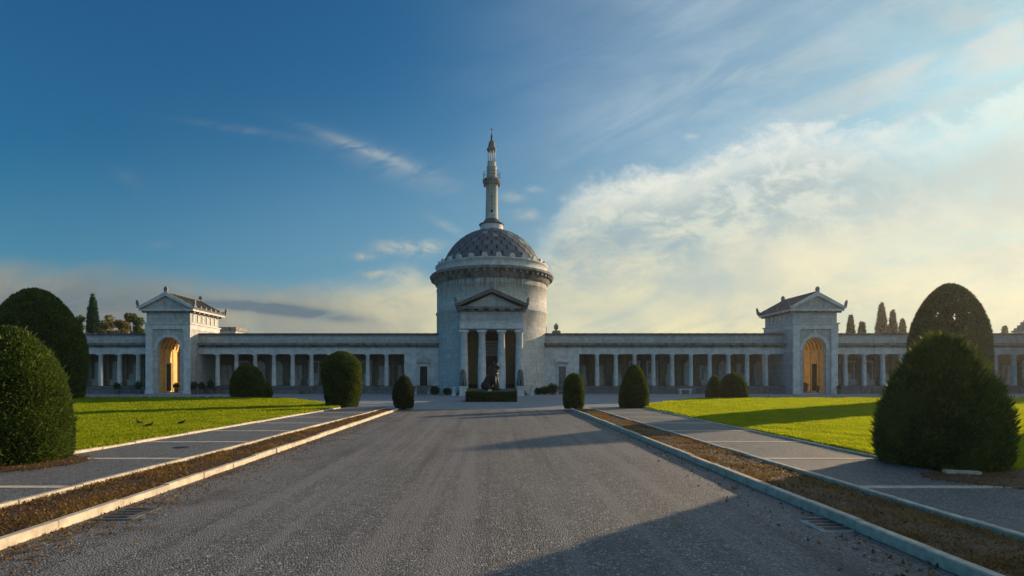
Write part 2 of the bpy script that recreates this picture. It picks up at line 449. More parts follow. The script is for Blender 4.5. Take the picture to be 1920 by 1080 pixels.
# gravelled forecourt in front of the buildings (sheet), road laid over it
b = MB(); b.add([(-90, 27.3, 0.0), (90, 27.3, 0.0), (90, 75, 0.0), (-90, 75, 0.0)], [(0, 1, 2, 3)]); structure(b, 'forecourt', 'plaza')
b = MB(); b.add([(-4.82, -3, 0.004), (4.0, -3, 0.004), (4.0, 27.9, 0.004), (-4.82, 27.9, 0.004)], [(0, 1, 2, 3)]); structure(b, 'road', 'road')

Y0, Y1 = 1.0, 27.4
def lx(near, far): return lambda y: near + (far - near) * (y - 6) / 21.5
kr_out = lx(4.0, 4.0); kr_in = lx(5.28, 5.1); kr_lawn = lx(7.55, 7.72)
kl_out = lx(-4.82, -4.80); kl_in = lx(-6.15, -5.45); kl_lawn = lx(-8.95, -7.75)

def strip_mesh(fa, fb, z, y0, y1, n=40, wob=0.0):
    b = MB(); vs = []; fs = []
    for i in range(n + 1):
        y = y0 + (y1 - y0) * i / n; vs += [(fa(y), y, z), (fb(y), y, z)]
    fs = [(2 * i, 2 * i + 1, 2 * i + 3, 2 * i + 2) for i in range(n)]
    return b.add(vs, fs)

# paths
structure(strip_mesh(lambda y: kr_in(y) + .10, lambda y: kr_lawn(y) , PATH_Z, Y0, Y1 + 1.3), 'path', 'path')
structure(strip_mesh(lambda y: kl_lawn(y), lambda y: kl_in(y) - .10, PATH_Z, Y0, Y1 + 1.3), 'path', 'path')
# soil strips: bumpy grids
def soil(fa, fb, name):
    nx, ny = 10, 260; b = MB(); vs = []
    for j in range(ny + 1):
        y = Y0 + (Y1 - Y0) * (j / ny)
        for i in range(nx + 1):
            t = i / nx; e = math.sin(PI * t)
            vs.append((fa(y) + (fb(y) - fa(y)) * t, y, 0.055 + e * 0.02 + random.uniform(-.012, .014)))
    b.add(vs, [(j * (nx + 1) + i, j * (nx + 1) + i + 1, (j + 1) * (nx + 1) + i + 1, (j + 1) * (nx + 1) + i) for j in range(ny) for i in range(nx)], True)
    structure(b, name, 'soil')
soil(lambda y: kr_out(y) + .11, kr_in, 'soil_strip')
soil(kl_in, lambda y: kl_out(y) - .11, 'soil_strip')

# kerbs: runs of separate stones, one object per run
def kerb(f, sgn, z, w, label, y0=Y0, y1=Y1, zb=-0.01, step=1.0):
    b = MB(); y = y0
    while y < y1 - 0.05:
        L = step * random.uniform(0.93, 1.05); ye = min(y + L, y1) - 0.012
        dz = random.uniform(-.009, .009); dx = random.uniform(-.012, .012)
        e = 0.012
        def ring(yy):
            x0 = f(yy) + dx; x1 = x0 + sgn * w
            a, c = min(x0, x1), max(x0, x1)
            return [(a, yy, zb), (a, yy, z + dz - e), (a + e, yy, z + dz), (c - e, yy, z + dz), (c, yy, z + dz - e), (c, yy, zb)]
        A = ring(y); B = ring(ye); n = 6
        b.add(A + B, [tuple(range(n)), tuple(reversed(range(n, 2 * n)))] + [(i, i + n, (i + 1) % n + n, (i + 1) % n) for i in range(n)])
        y = ye + 0.012
    return b.build('kerb', 'kerb_top', label=label, category='kerb', group='pale stone kerbs along the road and footpaths')
kerb(kr_out, 1, 0.125, 0.11, 'pale stone kerb along the right edge of the gravel road')
kerb(kr_in, 1, PATH_Z + .012, 0.10, 'pale kerb between the right soil strip and the right footpath')
kerb(kr_lawn, 1, PATH_Z + .03, 0.12, 'low kerb between the right footpath and the bright right lawn', y0=10.3)
kerb(kl_out, -1, 0.098, 0.11, 'sunlit stone kerb along the left edge of the gravel road')
kerb(kl_in, -1, PATH_Z + .012, 0.10, 'sunlit kerb between the left soil strip and the left footpath')
kerb(kl_lawn, -1, PATH_Z + .05, 0.13, 'sunlit kerb between the left footpath and the left lawn', y0=10.9)

# flush stone bands across the paths
for side, fa, fb in (('right', lambda y: kr_in(y) + .102, lambda y: kr_lawn(y) - .005), ('left', lambda y: kl_lawn(y) + .005, lambda y: kl_in(y) - .102)):
    for k in range(-1, 8):
        y = 7.68 + 2.7 * k
        b = MB(); xa, xb = fa(y), fb(y)
        if y < 3: pass
        b.add([(xa, y, PATH_Z + .006), (xb, y, PATH_Z + .006), (xb, y + .16, PATH_Z + .006), (xa, y + .16, PATH_Z + .006)], [(0, 1, 2, 3)])
        b.add([(xa, y, PATH_Z - .01), (xb, y, PATH_Z - .01), (xb, y, PATH_Z + .006), (xa, y, PATH_Z + .006)], [(0, 1, 2, 3)])
        ordn = ['nearest', 'second', 'third', 'fourth', 'fifth', 'sixth', 'seventh', 'eighth', 'ninth'][k + 1]
        b.build('paving_band', 'kerb_top', label='%s white stone band across the %s footpath, counted from the camera' % (ordn, side), category='paving band', group='white stone bands across the footpaths')

# lawns (raised turf sheets) + blades
def lawn(side):
    s = 1 if side == 'right' else -1
    f = kr_lawn if s > 0 else kl_lawn
    b = MB(); vs = []; n = 30
    for i in range(n + 1):
        y = -2 + (39.2 + 2) * i / n
        xe = f(min(y, 27.5)) + s * .11
        if y > 27.5: xe = f(27.5) + s * (0.11 + (y - 27.5) ** 1.35 * 0.28)
        vs += [(xe, y, PATH_Z + .01), (s * 62, y, PATH_Z + .01)]
    o = [(2 * i, 2 * i + 1, 2 * i + 3, 2 * i + 2) if s > 0 else (2 * i + 1, 2 * i, 2 * i + 2, 2 * i + 3) for i in range(n)]
    b.add(vs, o)
    ob = structure(b, 'lawn', 'turf')
    # blades
    N = 260000
    w = rng.random(N * 3); Y = 8.0 * (39.2 / 8.0) ** w              # denser near
    xmin = np.where(Y < 27.5, (f(0) + (f(27.5) - f(0)) * Y / 27.5), 0)
    xmin = np.array([f(min(y, 27.5)) + (0 if y < 27.5 else s * ((y - 27.5) ** 1.35 * .28)) for y in Y]) * s + .13
    lim = Y * 1.02 + 1.5 if s > 0 else Y * 0.95 + 1.5
    X = xmin + rng.random(len(Y)) * np.maximum(lim - xmin, 0)
    keep = (lim > xmin) & (rng.random(len(Y)) < np.clip((lim - xmin) / 12, 0, 1)); X = X[keep]; Y = Y[keep]
    if s < 0: k2 = ~((Y < 11.5) & (X > 8.6) & (X < 8.5)); X = X[k2]; Y = Y[k2]
    # bare patch beside the near right topiary
    k3 = ~(((s > 0) & ((X - 8.9) ** 2 / 3.4 + (Y - 8.25) ** 2 / .95 < 1)) | ((s < 0) & ((X - 9.15) ** 2 / 2.0 + (Y - 9.75) ** 2 / 1.4 < 1))); X = X[k3]; Y = Y[k3]
    n = len(X); cl = np.sin(X * 2.1 + 1.7 * np.sin(Y * .9)) * np.sin(Y * 1.3 + 1.5 * np.sin(X * .7)) + .5 * np.sin(X * 5.3 + Y * 3.1); h = (0.030 + 0.05 * rng.random(n)) * (1 + Y / 45) * (1 + .18 * cl); wd = 0.005 + 0.0014 * Y
    a = rng.random(n) * 2 * PI; lean = rng.normal(0, .45, (n, 2)) * h[:, None]
    base = np.stack([X * s, Y, np.full(n, PATH_Z + .008)], 1)
    dx = np.stack([np.cos(a) * wd, np.sin(a) * wd, np.zeros(n)], 1)
    tip = base + np.stack([lean[:, 0], lean[:, 1], h], 1)
    V = np.concatenate([base - dx, base + dx, tip], 1).reshape(-1, 3); F = np.arange(3 * n).reshape(-1, 3)
    np_mesh('grass', V, F, None, ['grass'], label='short %s lawn grass beside the %s footpath' % ('bright sunlit' if s > 0 else 'darker green', side), category='grass', kind='stuff')
lawn('right'); lawn('left')

# clippings and leaf litter on the strips and road edges
def litter(name, label, sampler, N, size=0.03, mat='litter'):
    P = np.array([sampler() for _ in range(N)]); n = N
    a = rng.random(n) * 2 * PI; L = size * (0.5 + rng.random(n)); W = L * (0.12 + .35 * rng.random(n))
    d = np.stack([np.cos(a) * L, np.sin(a) * L, rng.normal(.45, .4, n) * L], 1); e = np.stack([-np.sin(a) * W, np.cos(a) * W, rng.normal(0, .3, n) * W], 1)
    V = np.stack([P - d - e * .3, P + e, P + d, P - e], 1).reshape(-1, 3); F = np.arange(4 * n).reshape(-1, 4)
    np_mesh(name, V, F, None, [mat], label=label, category='leaf litter', kind='stuff')
def samp_strip(fa, fb):
    def f():
        y = 3.0 * (27 / 3.0) ** random.random()
        return (random.uniform(min(fa(y), fb(y)) + .03, max(fa(y), fb(y)) - .03), y, 0.075 + random.random() * .012)
    return f
litter('leaf_litter', 'dry brown clippings on the right soil strip', samp_strip(lambda y: kr_out(y) + .11, kr_in), 22000, .019)
litter('leaf_litter', 'dry brown clippings on the left soil strip', samp_strip(kl_in, lambda y: kl_out(y) - .11), 22000, .021)
def samp_edge():
    y = 3.5 * (24 / 3.5) ** random.random(); return (kl_out(y) + .02 + abs(random.gauss(0, .35)), y, 0.012)
litter('leaf_litter', 'brown leaf crumbs on the gravel beside the left road kerb', samp_edge, 4500, 0.022)
def samp_edge2():
    y = 3.0 * (16 / 3.0) ** random.random(); return (kr_out(y) - .02 - abs(random.gauss(0, .4)), y, 0.012)
litter('leaf_litter', 'brown twigs scattered beside the right road kerb', samp_edge2, 700, 0.03)
def dry_tufts(fa, fb, label, N=26000):
    y = 3.0 * (27 / 3.0) ** rng.random(N); t = rng.random(N); A = np.array([min(fa(v), fb(v)) for v in y]); B_ = np.array([max(fa(v), fb(v)) for v in y])
    x = A + .03 + (B_ - A - .06) * t
    cl = np.sin(x * 5 + 2 * np.sin(y * 1.1)) + np.sin(y * 2.3 + 1.5 * np.sin(x * 4 + y)) + .7 * np.sin(y * 7.1 + x * 3)
    k = cl + rng.normal(0, .5, N) > .25; x, y = x[k], y[k]; n = len(x)
    h = .02 + .05 * rng.random(n); a = rng.random(n) * 2 * PI; w = .0025 + .0007 * y
    base = np.stack([x, y, np.full(n, .062)], 1); dx = np.stack([np.cos(a) * w, np.sin(a) * w, np.zeros(n)], 1)
    tip = base + np.stack([rng.normal(0, .8, n) * h, rng.normal(0, .8, n) * h, h], 1)
    V = np.concatenate([base - dx, base + dx, tip], 1).reshape(-1, 3); np_mesh('dry_grass', V, np.arange(3 * n).reshape(-1, 3), None, ['straw'], label=label, category='grass', kind='stuff')
def samp_soil(cx, cy, rx, ry):
    def f():
        a = random.random() * 2 * PI; q = math.sqrt(random.random()) * 1.12; return (cx + rx * q * math.cos(a), cy + ry * q * math.sin(a), PATH_Z + .02 + random.random() * .008)
    return f
litter('leaf_litter', 'needles and crumbs on the bare soil under the near right yew', samp_soil(8.9, 8.25, 1.9, .95), 3500, .02)
litter('leaf_litter', 'needles and crumbs on the bare soil under the near left yew', samp_soil(-9.15, 9.75, 1.45, 1.2), 3500, .02)
dry_tufts(lambda y: kr_out(y) + .11, kr_in, 'patches of dry straw-coloured grass on the right soil strip')
dry_tufts(kl_in, lambda y: kl_out(y) - .11, 'patches of dry straw-coloured grass on the left soil strip')
# bare soil round the foot of the near right topiary
b = MB(); vs = [(8.9 + 1.9 * math.cos(t) * (1 + .12 * math.sin(3 * t)), 8.25 + .95 * math.sin(t) * (1 + .1 * math.cos(5 * t) + .05 * math.sin(11 * t)), PATH_Z + .013) for t in [2 * PI * i / 40 for i in range(40)]]
b.add(vs, [tuple(range(40))]); structure(b, 'bare_soil', 'soil')
b = MB(); vs = [(-9.15 + 1.45 * math.cos(t) * (1 + .08 * math.sin(3 * t)), 9.75 + 1.2 * math.sin(t) * (1 + .08 * math.cos(5 * t) + .05 * math.sin(11 * t)), PATH_Z + .013) for t in [2 * PI * i / 40 for i in range(40)]]
b.add(vs, [tuple(range(40))]); structure(b, 'bare_soil', 'soil')

# stone bands over the forecourt
def band(p, q, w, label):
    p = Vector(p); q = Vector(q); d = (q - p).normalized(); n = Vector((-d.y, d.x)) * w / 2
    b = MB(); z = .010
    b.add([(p + n).to_tuple() + (z,), (p - n).to_tuple() + (z,), (q - n).to_tuple() + (z,), (q + n).to_tuple() + (z,)], [(0, 1, 2, 3)])
    b.build('paving_band', 'kerb_top', label=label, category='paving band', group='white stone bands in the forecourt')
band((-4.9, 28.0), (4.1, 28.0), .14, 'white stone band across the head of the gravel road')
band((-12, 31.5), (-2.4, 36.6), .22, 'white slanting stone band left of the lion statue hedge')
band((12, 31.5), (2.4, 36.6), .22, 'white slanting stone band right of the lion statue hedge')
band((-14, 44), (-6, 50), .25, 'white slanting stone band in front of the left small door')
band((7.0, 50), (14.5, 42), .25, 'white slanting stone band in front of the right small door')
band((-11, 34), (-2.6, 34.6), .15, 'narrow stone band beyond the small left road bush')
band((11, 34), (2.6, 34.6), .15, 'narrow stone band beyond the small right road bush')

# ------------------------------------------------------------------ galleries
GY = 55.0         # front plane of the galleries
PXW, PXE = 30.2, 34.6
def column_mb(h, r0, r1, z0, abacus=True, n=20):
    b = MB()
    b.lathe([(r0 * 1.0, z0), (r0 * .99, z0 + h * .3), (r1, z0 + h - .20), (r1 * 1.06, z0 + h - .19), (r1 * 1.06, z0 + h - .16), (r1 * 1.35, z0 + h - .09)], n, capb=False)
    b.box(-r1 * 1.4, r1 * 1.4, -r1 * 1.4, r1 * 1.4, z0 + h - .09, z0 + h)
    return b

def gallery(s, x0, x1, first, ncol, label, door=None, tone=''):
    """s = -1 left / +1 right; x0<x1 are distances from the axis"""
    g = thing('arcade_gallery', label, 'gallery', (s * (x0 + x1) / 2, GY, 0))
    ox = s * (x0 + x1) / 2
    def X(a): return s * a - ox
    def bx(b, a0, a1, y0, y1, z0, z1):
        p, q = sorted((X(a0), X(a1))); return b.box(p, q, y0, y1, z0, z1)
    xo = x0 if door is None else door       # where the open part starts
    b = MB(); bx(b, x0, x1, -0.12, 4.6, -.05, .60); bx(b, x0, x1, -.22, 4.6, .60, .74); bx(b, x0, x1, -.02, 4.6, .74, .80)
    b.build('plinth', 'plinth', g)
    b = MB()
    if door: bx(b, x0, door, .02, .5, .80, 4.07)
    bx(b, xo, x1, .0, .55, 4.07, 4.60)
    if door: bx(b, x0, xo, .0, .5, 4.07, 4.6)
    bx(b, x0, x1, .06, .55, 4.60, 4.74)
    b.build('entablature', 'trim', g)
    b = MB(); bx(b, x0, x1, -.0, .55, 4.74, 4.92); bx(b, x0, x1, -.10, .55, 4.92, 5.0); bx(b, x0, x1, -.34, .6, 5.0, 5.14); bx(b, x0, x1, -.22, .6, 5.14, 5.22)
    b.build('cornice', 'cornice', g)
    b = MB(); bx(b, x0, x1, .12, .6, 5.22, 6.02)
    k = x0 + 1.0
    while k < x1 - .3: bx(b, k, k + .28, .07, .12, 5.24, 6.0); k += 3.88
    b.build('attic', 'stone', g)
    b = MB(); bx(b, x0, x1, -.02, .7, 6.02, 6.12); 
    p, q = sorted((X(x0), X(x1)))
    b.prism([(.0, 6.12), (4.9, 6.3), (4.9, 6.1), (.7, 6.02)], p, q, 'x') if False else bx(b, x0, x1, -.06, 5.0, 6.12, 6.22)
    kk = x0 + .5
    while kk < x1 - .4: bx(b, kk, kk + .05, -.03, 4.95, 6.22, 6.26); kk += .97
    b.build('roof', 'roof', g)
    # inside
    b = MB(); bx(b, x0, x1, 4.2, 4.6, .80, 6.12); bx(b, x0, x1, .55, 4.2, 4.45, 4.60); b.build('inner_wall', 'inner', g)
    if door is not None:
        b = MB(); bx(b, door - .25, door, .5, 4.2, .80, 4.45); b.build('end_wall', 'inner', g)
    # columns
    col = column_mb(3.27, .235, .19, .80)
    proto = None
    for i in range(ncol):
        c = X(first + 1.942 * i)
        if proto is None: proto = col.build('column', 'column', g); proto.location = (c, .25, 0)
        else:
            o = proto.copy(); C.objects.link(o); o.parent = g; o.location = (c, .25, 0)
    # tomb monuments on the back wall, one per bay
    rr = random.Random(int(x0 * 10) + (5 if s > 0 else 9))
    for i in range(-1 if door else 0, ncol):
        c = X(first + 1.942 * (i + .5)); kind = rr.randrange(4)
        if abs(c) > (x1 - x0) / 2 - .7: continue
        b = MB(); w = rr.uniform(.45, .62)
        b.box(c - w, c + w, 3.55, 4.18, .80, 1.35); b.box(c - w - .06, c + w + .06, 3.5, 4.18, 1.35, 1.45)
        if kind == 0:
            b.box(c - w * .8, c + w * .8, 3.85, 4.18, 1.45, 3.1); b.prism([(c - w, 3.1), (c + w, 3.1), (c, 3.55)], 3.8, 4.18)
        elif kind == 1:
            b.box(c - .2, c + .2, 3.7, 4.18, 1.45, 2.2); b.lathe([(.02, 2.2), (.14, 2.25), (.2, 2.42), (.09, 2.52), (.11, 2.6), (.14, 2.7), (.11, 2.83), (.02, 2.88)], 12, c, 3.9)
            b.box(c - w, c + w, 4.05, 4.18, 1.45, 3.0)
        elif kind == 2:
            b.box(c - w, c - w + .14, 3.75, 4.18, 1.45, 3.3); b.box(c + w - .14, c + w, 3.75, 4.18, 1.45, 3.3); b.box(c - w - .05, c + w + .05, 3.7, 4.18, 3.3, 3.5)
            b.box(c - w * .6, c + w * .6, 3.95, 4.18, 1.45, 2.1)
        else:
            b.box(c - w * .9, c + w * .9, 3.75, 4.18, 1.45, 1.95); b.box(c - w * .6, c + w * .6, 3.85, 4.18, 1.95, 2.15)
            b.box(c - w * .45, c + w * .45, 4.08, 4.18, 2.15, 3.2)
        b.build('wall_tomb', 'tomb', g)
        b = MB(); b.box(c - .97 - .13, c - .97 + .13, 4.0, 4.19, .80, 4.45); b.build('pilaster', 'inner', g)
    return g, X

# the first openings: columns at 197 px .. 547 px from the axis
FIRST = 197.3 * .05525
gl, Xl = gallery(-1, 5.3, PXW - .0, FIRST, 10, 'long shaded columned gallery between the left arch pavilion and the round temple', door=9.02)
gr, Xr = gallery(1, 5.3, PXW - .0, FIRST, 10, 'long columned gallery between the round temple and the right arch pavilion', door=9.02)
gallery(-1, PXE, 64, 662.5 * .05525, 14, 'columned gallery outside the left arch pavilion, running behind the tall left topiary')
gallery(1, PXE, 64, 662.5 * .05525, 14, 'columned gallery outside the right arch pavilion, running behind the tall right topiary')

# small doors in the end walls of the inner galleries
for g, X, s, xc in ((gl, Xl, -1, (922 - 794.5) * .055), (gr, Xr, 1, (1054 - 922) * .055)):
    c = X(xc)
    b = MB(); b.box(c - .38, c + .38, -.03, .03, .82, 2.80); d = b.build('door', 'dark' if s < 0 else 'louvre', g, label='dark open doorway' if s < 0 else 'grey panelled door')
    b = MB()
    for dz in (0, .95): b.box(c - .28, c - .04, -.05, -.03, .95 + dz, 1.75 + dz); b.box(c + .04, c + .28, -.05, -.03, .95 + dz, 1.75 + dz)
    b.each('door_panel', 'dark' if s < 0 else 'plinth', d)
    b = MB(); b.box(c - .53, c - .38, -.10, .05, .80, 2.80); b.box(c + .38, c + .53, -.10, .05, .80, 2.80); b.box(c - .53, c + .53, -.12, .05, 2.80, 2.98)
    f = b.build('door_frame', 'trim', g)
    b = MB(); b.box(c - .75, c + .75, -.24, .06, 3.22, 3.32)
    pts = [(c - .75, 3.32)] + [(c + .75 * math.cos(t), 3.32 + .42 * math.sin(t)) for t in [PI - PI * i / 12 for i in range(1, 12)]] + [(c + .75, 3.32)]
    b.prism(pts, -.14, .06); b.box(c - .07, c + .07, -.18, .02, 3.72, 3.92)
    b.box(c - .6, c - .5, -.16, .04, 3.0, 3.22); b.box(c + .5, c + .6, -.16, .04, 3.0, 3.22)
    b.build('door_pediment', 'trim' if s > 0 else 'stone', g)
    st = thing('stone_steps', 'short flight of stone steps below the %s small gallery door' % ('left' if s < 0 else 'right'), 'steps', (s * xc, GY, 0))
    b = MB()
    for k in range(4): b.box(-.55, .55, -.22 - .28 * (4 - k), -.22 - .28 * (3 - k) + (.02 if k < 3 else 0), -.02, .19 * (k + 1))
    b.each('step', 'plinth', st)
    b = MB(); b.prism([(-1.45, 0), (-.22, 0), (-.22, .95), (-.5, .95), (-1.45, .25)], -.72, -.56, 'x'); b.prism([(-1.45, 0), (-.22, 0), (-.22, .95), (-.5, .95), (-1.45, .25)], .56, .72, 'x')
    b.each('cheek_wall', 'trim', st)

# finial on the right gallery roof, beside the drum
f = thing('roof_finial', 'small bell-shaped stone finial on the gallery roof right of the round temple', 'finial', ((1043 - 922) * .0565, 56.6, 6.22))
b = MB(); b.box(-.42, .42, -.42, .42, -.02, .32); b.box(-.34, .34, -.34, .34, .32, .40); b.build('base', 'cornice', f)
b = MB(); b.lathe([(.1, .40), (.12, .5), (.24, .62), (.27, .8), (.22, .92), (.26, .95), (.2, 1.02), (.08, 1.08), (.09, 1.16), (.02, 1.22)], 14); b.build('urn', 'cornice', f)
# a box-shaped roof room far behind the left pavilion
f = thing('roof_hut', 'dark flat-roofed hut showing above the gallery roof beside the left pavilion', 'hut', ((430 - 922) * .07, 70, 0))
b = MB(); b.box(-1.1, 1.3, -1, 1.5, 0, 7.7); b.build('wall', 'stone', f); b = MB(); b.box(-1.5, 1.5, -1.3, 1.8, 7.7, 8.15); b.build('roof', 'cornice', f)
# chapel roof at the far right edge
f = thing('tomb_chapel', 'small tomb chapel whose stepped roof shows above the far right gallery', 'chapel', ((1922 - 922) * .078, 78, 0))
b = MB(); b.box(-.9, .9, -.9, .9, 0, 8.3); b.build('wall', 'stone', f)
b = MB(); b.box(-1.05, 1.05, -1.05, 1.05, 8.3, 8.55); b.box(-.85, .85, -.85, .85, 8.55, 8.9); b.box(-.6, .6, -.6, .6, 8.9, 9.3); b.box(-.35, .35, -.35, .35, 9.3, 9.75); b.lathe([(.15, 9.75), (.2, 9.95), (.02, 10.15)], 10); b.build('roof', 'cornice', f)


# ------------------------------------------------------------------ arch pavilions
def arch_wall(b, x0, x1, y0, y1, z0, z1, cx, hw, zs, n=20):
    """wall with an arched opening, no overlapping faces"""
    b.box(x0, cx - hw, y0, y1, z0, zs); b.box(cx + hw, x1, y0, y1, z0, zs)
    pts = [(cx - hw * math.cos(PI * i / n), zs + hw * math.sin(PI * i / n)) for i in range(n + 1)]
    for y, flip in ((y0, False), (y1, True)):
        for i in range(n):
            (xa, za), (xb, zb) = pts[i], pts[i + 1]
            q = [(xa, y, za), (xb, y, zb), (xb, y, z1), (xa, y, z1)]
            b.add(q, [(0, 1, 2, 3) if not flip else (3, 2, 1, 0)])
        for xa, xb in ((x0, cx - hw), (cx + hw, x1)):
            q = [(xa, y, zs), (xb, y, zs), (xb, y, z1), (xa, y, z1)]; b.add(q, [(0, 1, 2, 3) if not flip else (3, 2, 1, 0)])
    for i in range(n):
        (xa, za), (xb, zb) = pts[i], pts[i + 1]; b.add([(xa, y0, za), (xa, y1, za), (xb, y1, zb), (xb, y0, zb)], [(0, 1, 2, 3)], True)
    b.add([(x0, y0, zs), (x0, y1, zs), (x0, y1, z1), (x0, y0, z1)], [(3, 2, 1, 0)]); b.add([(x1, y0, zs), (x1, y1, zs), (x1, y1, z1), (x1, y0, z1)], [(0, 1, 2, 3)])

def acro(b, x, y, z, h, w, lean=0.0):
    pts = [(-w, 0), (w, 0), (w * .9, h * .3), (w * 1.1, h * .62), (w * .5, h * .92), (0, h), (-w * .5, h * .92), (-w * 1.1, h * .62), (-w * .9, h * .3)]
    b.prism([(x + p[0] + lean * p[1], z + p[1]) for p in pts], y - .09, y + .09)

def pavilion(s, label):
    F, Bk, W = 0.0, 5.4, 2.2                       # local front, back, half width
    g = thing('arch_pavilion', label, 'pavilion', (s * 32.4, 53.5, 0))
    cx = 0.0; hw = 1.15; zs = 4.55
    b = MB()
    arch_wall(b, -W, W, F, F + .45, 0, 6.5, cx, hw, zs); b.build('end_wall', 'stone', g)
    b = MB(); arch_wall(b, -W, W, Bk - .4, Bk, 0, 6.5, cx, hw, zs); b.build('end_wall', 'stone', g)
    b = MB(); b.box(-W, -W + .33, F + .45, Bk - .4, 0, 6.5); b.box(W - .33, W, F + .45, Bk - .4, 0, 6.5); b.each('side_wall', 'stone', g)
    # warm plastered lining: side faces, impost band and coffered vault
    i = W - .33
    for sx in (-1, 1):
        b = MB(); xa, xb = sorted((sx * (i + .002), sx * (i - .05))); b.box(xa, xb, F + .452, Bk - .402, 0, zs - .1)
        xa, xb = sorted((sx * i, sx * (i - .12))); b.box(xa, xb, F + .455, Bk - .405, zs - .1, zs + .06)
        for yy in (1.0, 2.25, 3.7):
            xa, xb = sorted((sx * (i - .05), sx * (i - .12))); b.box(xa, xb, F + yy, F + yy + .28, 0, zs - .1)
        b.build('lining', 'ochre', g)
    rv = i - .05; b = MB(); n = 16
    for k in range(n):
        a0, a1 = PI * k / n, PI * (k + 1) / n
        for (ra, rb, ya, yb) in ((rv, rv + .15, F + .455, Bk - .405),):
            q = [(-rv * math.cos(a0), zs + .06 + .86 * rv * math.sin(a0)), (-rv * math.cos(a1), zs + .06 + .86 * rv * math.sin(a1))]
            b.add([(q[0][0], ya, q[0][1]), (q[0][0], yb, q[0][1]), (q[1][0], yb, q[1][1]), (q[1][0], ya, q[1][1])], [(0, 1, 2, 3)], True)
    b.build('vault', 'ochre', g)
    b = MB(); rr = rv - .0
    for yy in np.arange(F + .6, Bk - .6, .62):
        for k in range(n):
            a0, a1 = PI * k / n, PI * (k + 1) / n
            P = lambda a, r: (-r * math.cos(a), zs + .06 + .86 * r * math.sin(a))
            A, B_, Cc, D = P(a0, rr), P(a1, rr), P(a1, rr - .14), P(a0, rr - .14)
            b.prism([A, B_, Cc, D], yy, yy + .2)
    for k in range(1, 8):
        a = PI * k / 8; p = (-(rr - .05) * math.cos(a), zs + .06 + .86 * (rr - .05) * math.sin(a))
        b.box(p[0] - .07, p[0] + .07, F + .46, Bk - .41, p[1] - .05, p[1] + .05)
    b.build('vault_rib', 'ochre', g)
    # inner doors on the far side walls (both sides) 
    for sx in (-1, 1):
        xa, xb = sorted((sx * (i - .05), sx * (i - .09)))
        b = MB(); b.box(xa, xb, F + 2.66, F + 3.45, .25, 3.1); d = b.build('door', 'dark', g)
        xa, xb = sorted((sx * (i - .05), sx * (i - .16)))
        b = MB(); b.box(xa, xb, F + 2.63, F + 3.48, 3.1, 3.22); b.build('lintel', 'ochre', g)
    b = MB(); b.box(-i + .05, i - .05, F + .455, Bk - .405, 0, .12); b.build('floor_slab', 'trim', g)
    # archivolt rings
    for yy0, yy1 in ((F - .07, F), (Bk, Bk + .07)):
        b = MB(); n = 24
        for k in range(n):
            a0, a1 = PI * k / n, PI * (k + 1) / n
            P = lambda a, r: (-r * math.cos(a), zs + r * math.sin(a))
            b.prism([P(a0, hw + .01), P(a1, hw + .01), P(a1, hw + .32), P(a0, hw + .32)], yy0, yy1)
        b.box(-.14, .14, yy0 - .04, yy1, zs + hw - .02, 6.42)
        b.build('archivolt', 'trim', g)
    # pilasters
    for sx in (-1, 1):
        for yy0, yy1 in ((F - .16, F), (Bk, Bk + .16)):
            b = MB(); a, c = sorted((sx * (W + .03), sx * (W - .62)))
            b.box(a, c, yy0, yy1, .35, 6.28); b.box(a - .05, c + .05, yy0 - .06, yy1, -.01, .35); b.box(a - .05, c + .05, yy0 - .05, yy1, 6.28, 6.5)
            b.box(a - .02, c + .02, yy0 - .02, yy1, 6.12, 6.2)
            b.build('pilaster', 'column', g)
    b = MB()
    for sx in (-1, 1):
        a, c = sorted((sx * (hw + .03), sx * (W - .62))); b.box(a, c, F - .05, F, zs - .12, zs + .04)
    b.each('impost_band', 'trim', g)
    # entablature
    b = MB(); b.box(-W - .06, W + .06, F - .20, Bk + .2, 6.5, 7.0); b.box(-W - .16, W + .16, F - .30, Bk + .30, 7.0, 7.12); b.build('architrave', 'trim', g)
    b = MB(); b.box(-W + .02, W - .02, F - .06, Bk + .06, 7.12, 8.15)
    b.build('attic_wall', 'stone', g)
    for sx in (-1, 1):
        for k in range(6):
            y = .55 + k * .84
            a, c = sorted((sx * (W - .02), sx * (W + .05)))
            b = MB(); b.box(a, c, y - .14, y + .14, 7.28, 8.05); b.each('frieze_panel', 'trim', g)
    ov = .50
    b = MB()
    b.box(-W - .15, W + .15, F - .25, Bk + .25, 8.15, 8.27)
    for k in range(7):                                        # brackets under the eaves
        y = .0 + k * .9
        for sx in (-1, 1):
            a, c = sorted((sx * (W + .15), sx * (W + ov - .08))); b.box(a, c, y - .13, y + .13, 8.15, 8.30)
    for k in range(7):
        x = -W + .1 + k * (2 * W - .2) / 6
        b.box(x - .12, x + .12, F - ov + .12, F - .25, 8.15, 8.30)
    b.each('bracket', 'cornice', g)
    b = MB(); b.box(-W - ov, W + ov, F - ov + .05, Bk + ov - .05, 8.30, 8.48); b.build('cornice', 'trim', g)
    # gable roof, ridge along y
    zr, ze = 9.95, 8.48; y0, y1 = F - ov, Bk + ov; xe = W + ov + .06
    b = MB()
    for sx in (-1, 1):
        poly = [(0, zr + .02), (sx * xe, ze + .02), (sx * xe, ze + .17), (0, zr + .20)]
        b.prism(poly, y0, y1)
        yk = y0 + .55
        while yk < y1:                                        # roof tile rolls
            b.prism([(sx * .1, zr + .13), (sx * (xe - .05), ze + .17), (sx * (xe - .05), ze + .26), (sx * .1, zr + .22)], yk, yk + .12); yk += .62
    b.box(-.13, .13, y0 + .1, y1 - .1, zr + .12, zr + .30)
    b.build('roof', 'roof', g)
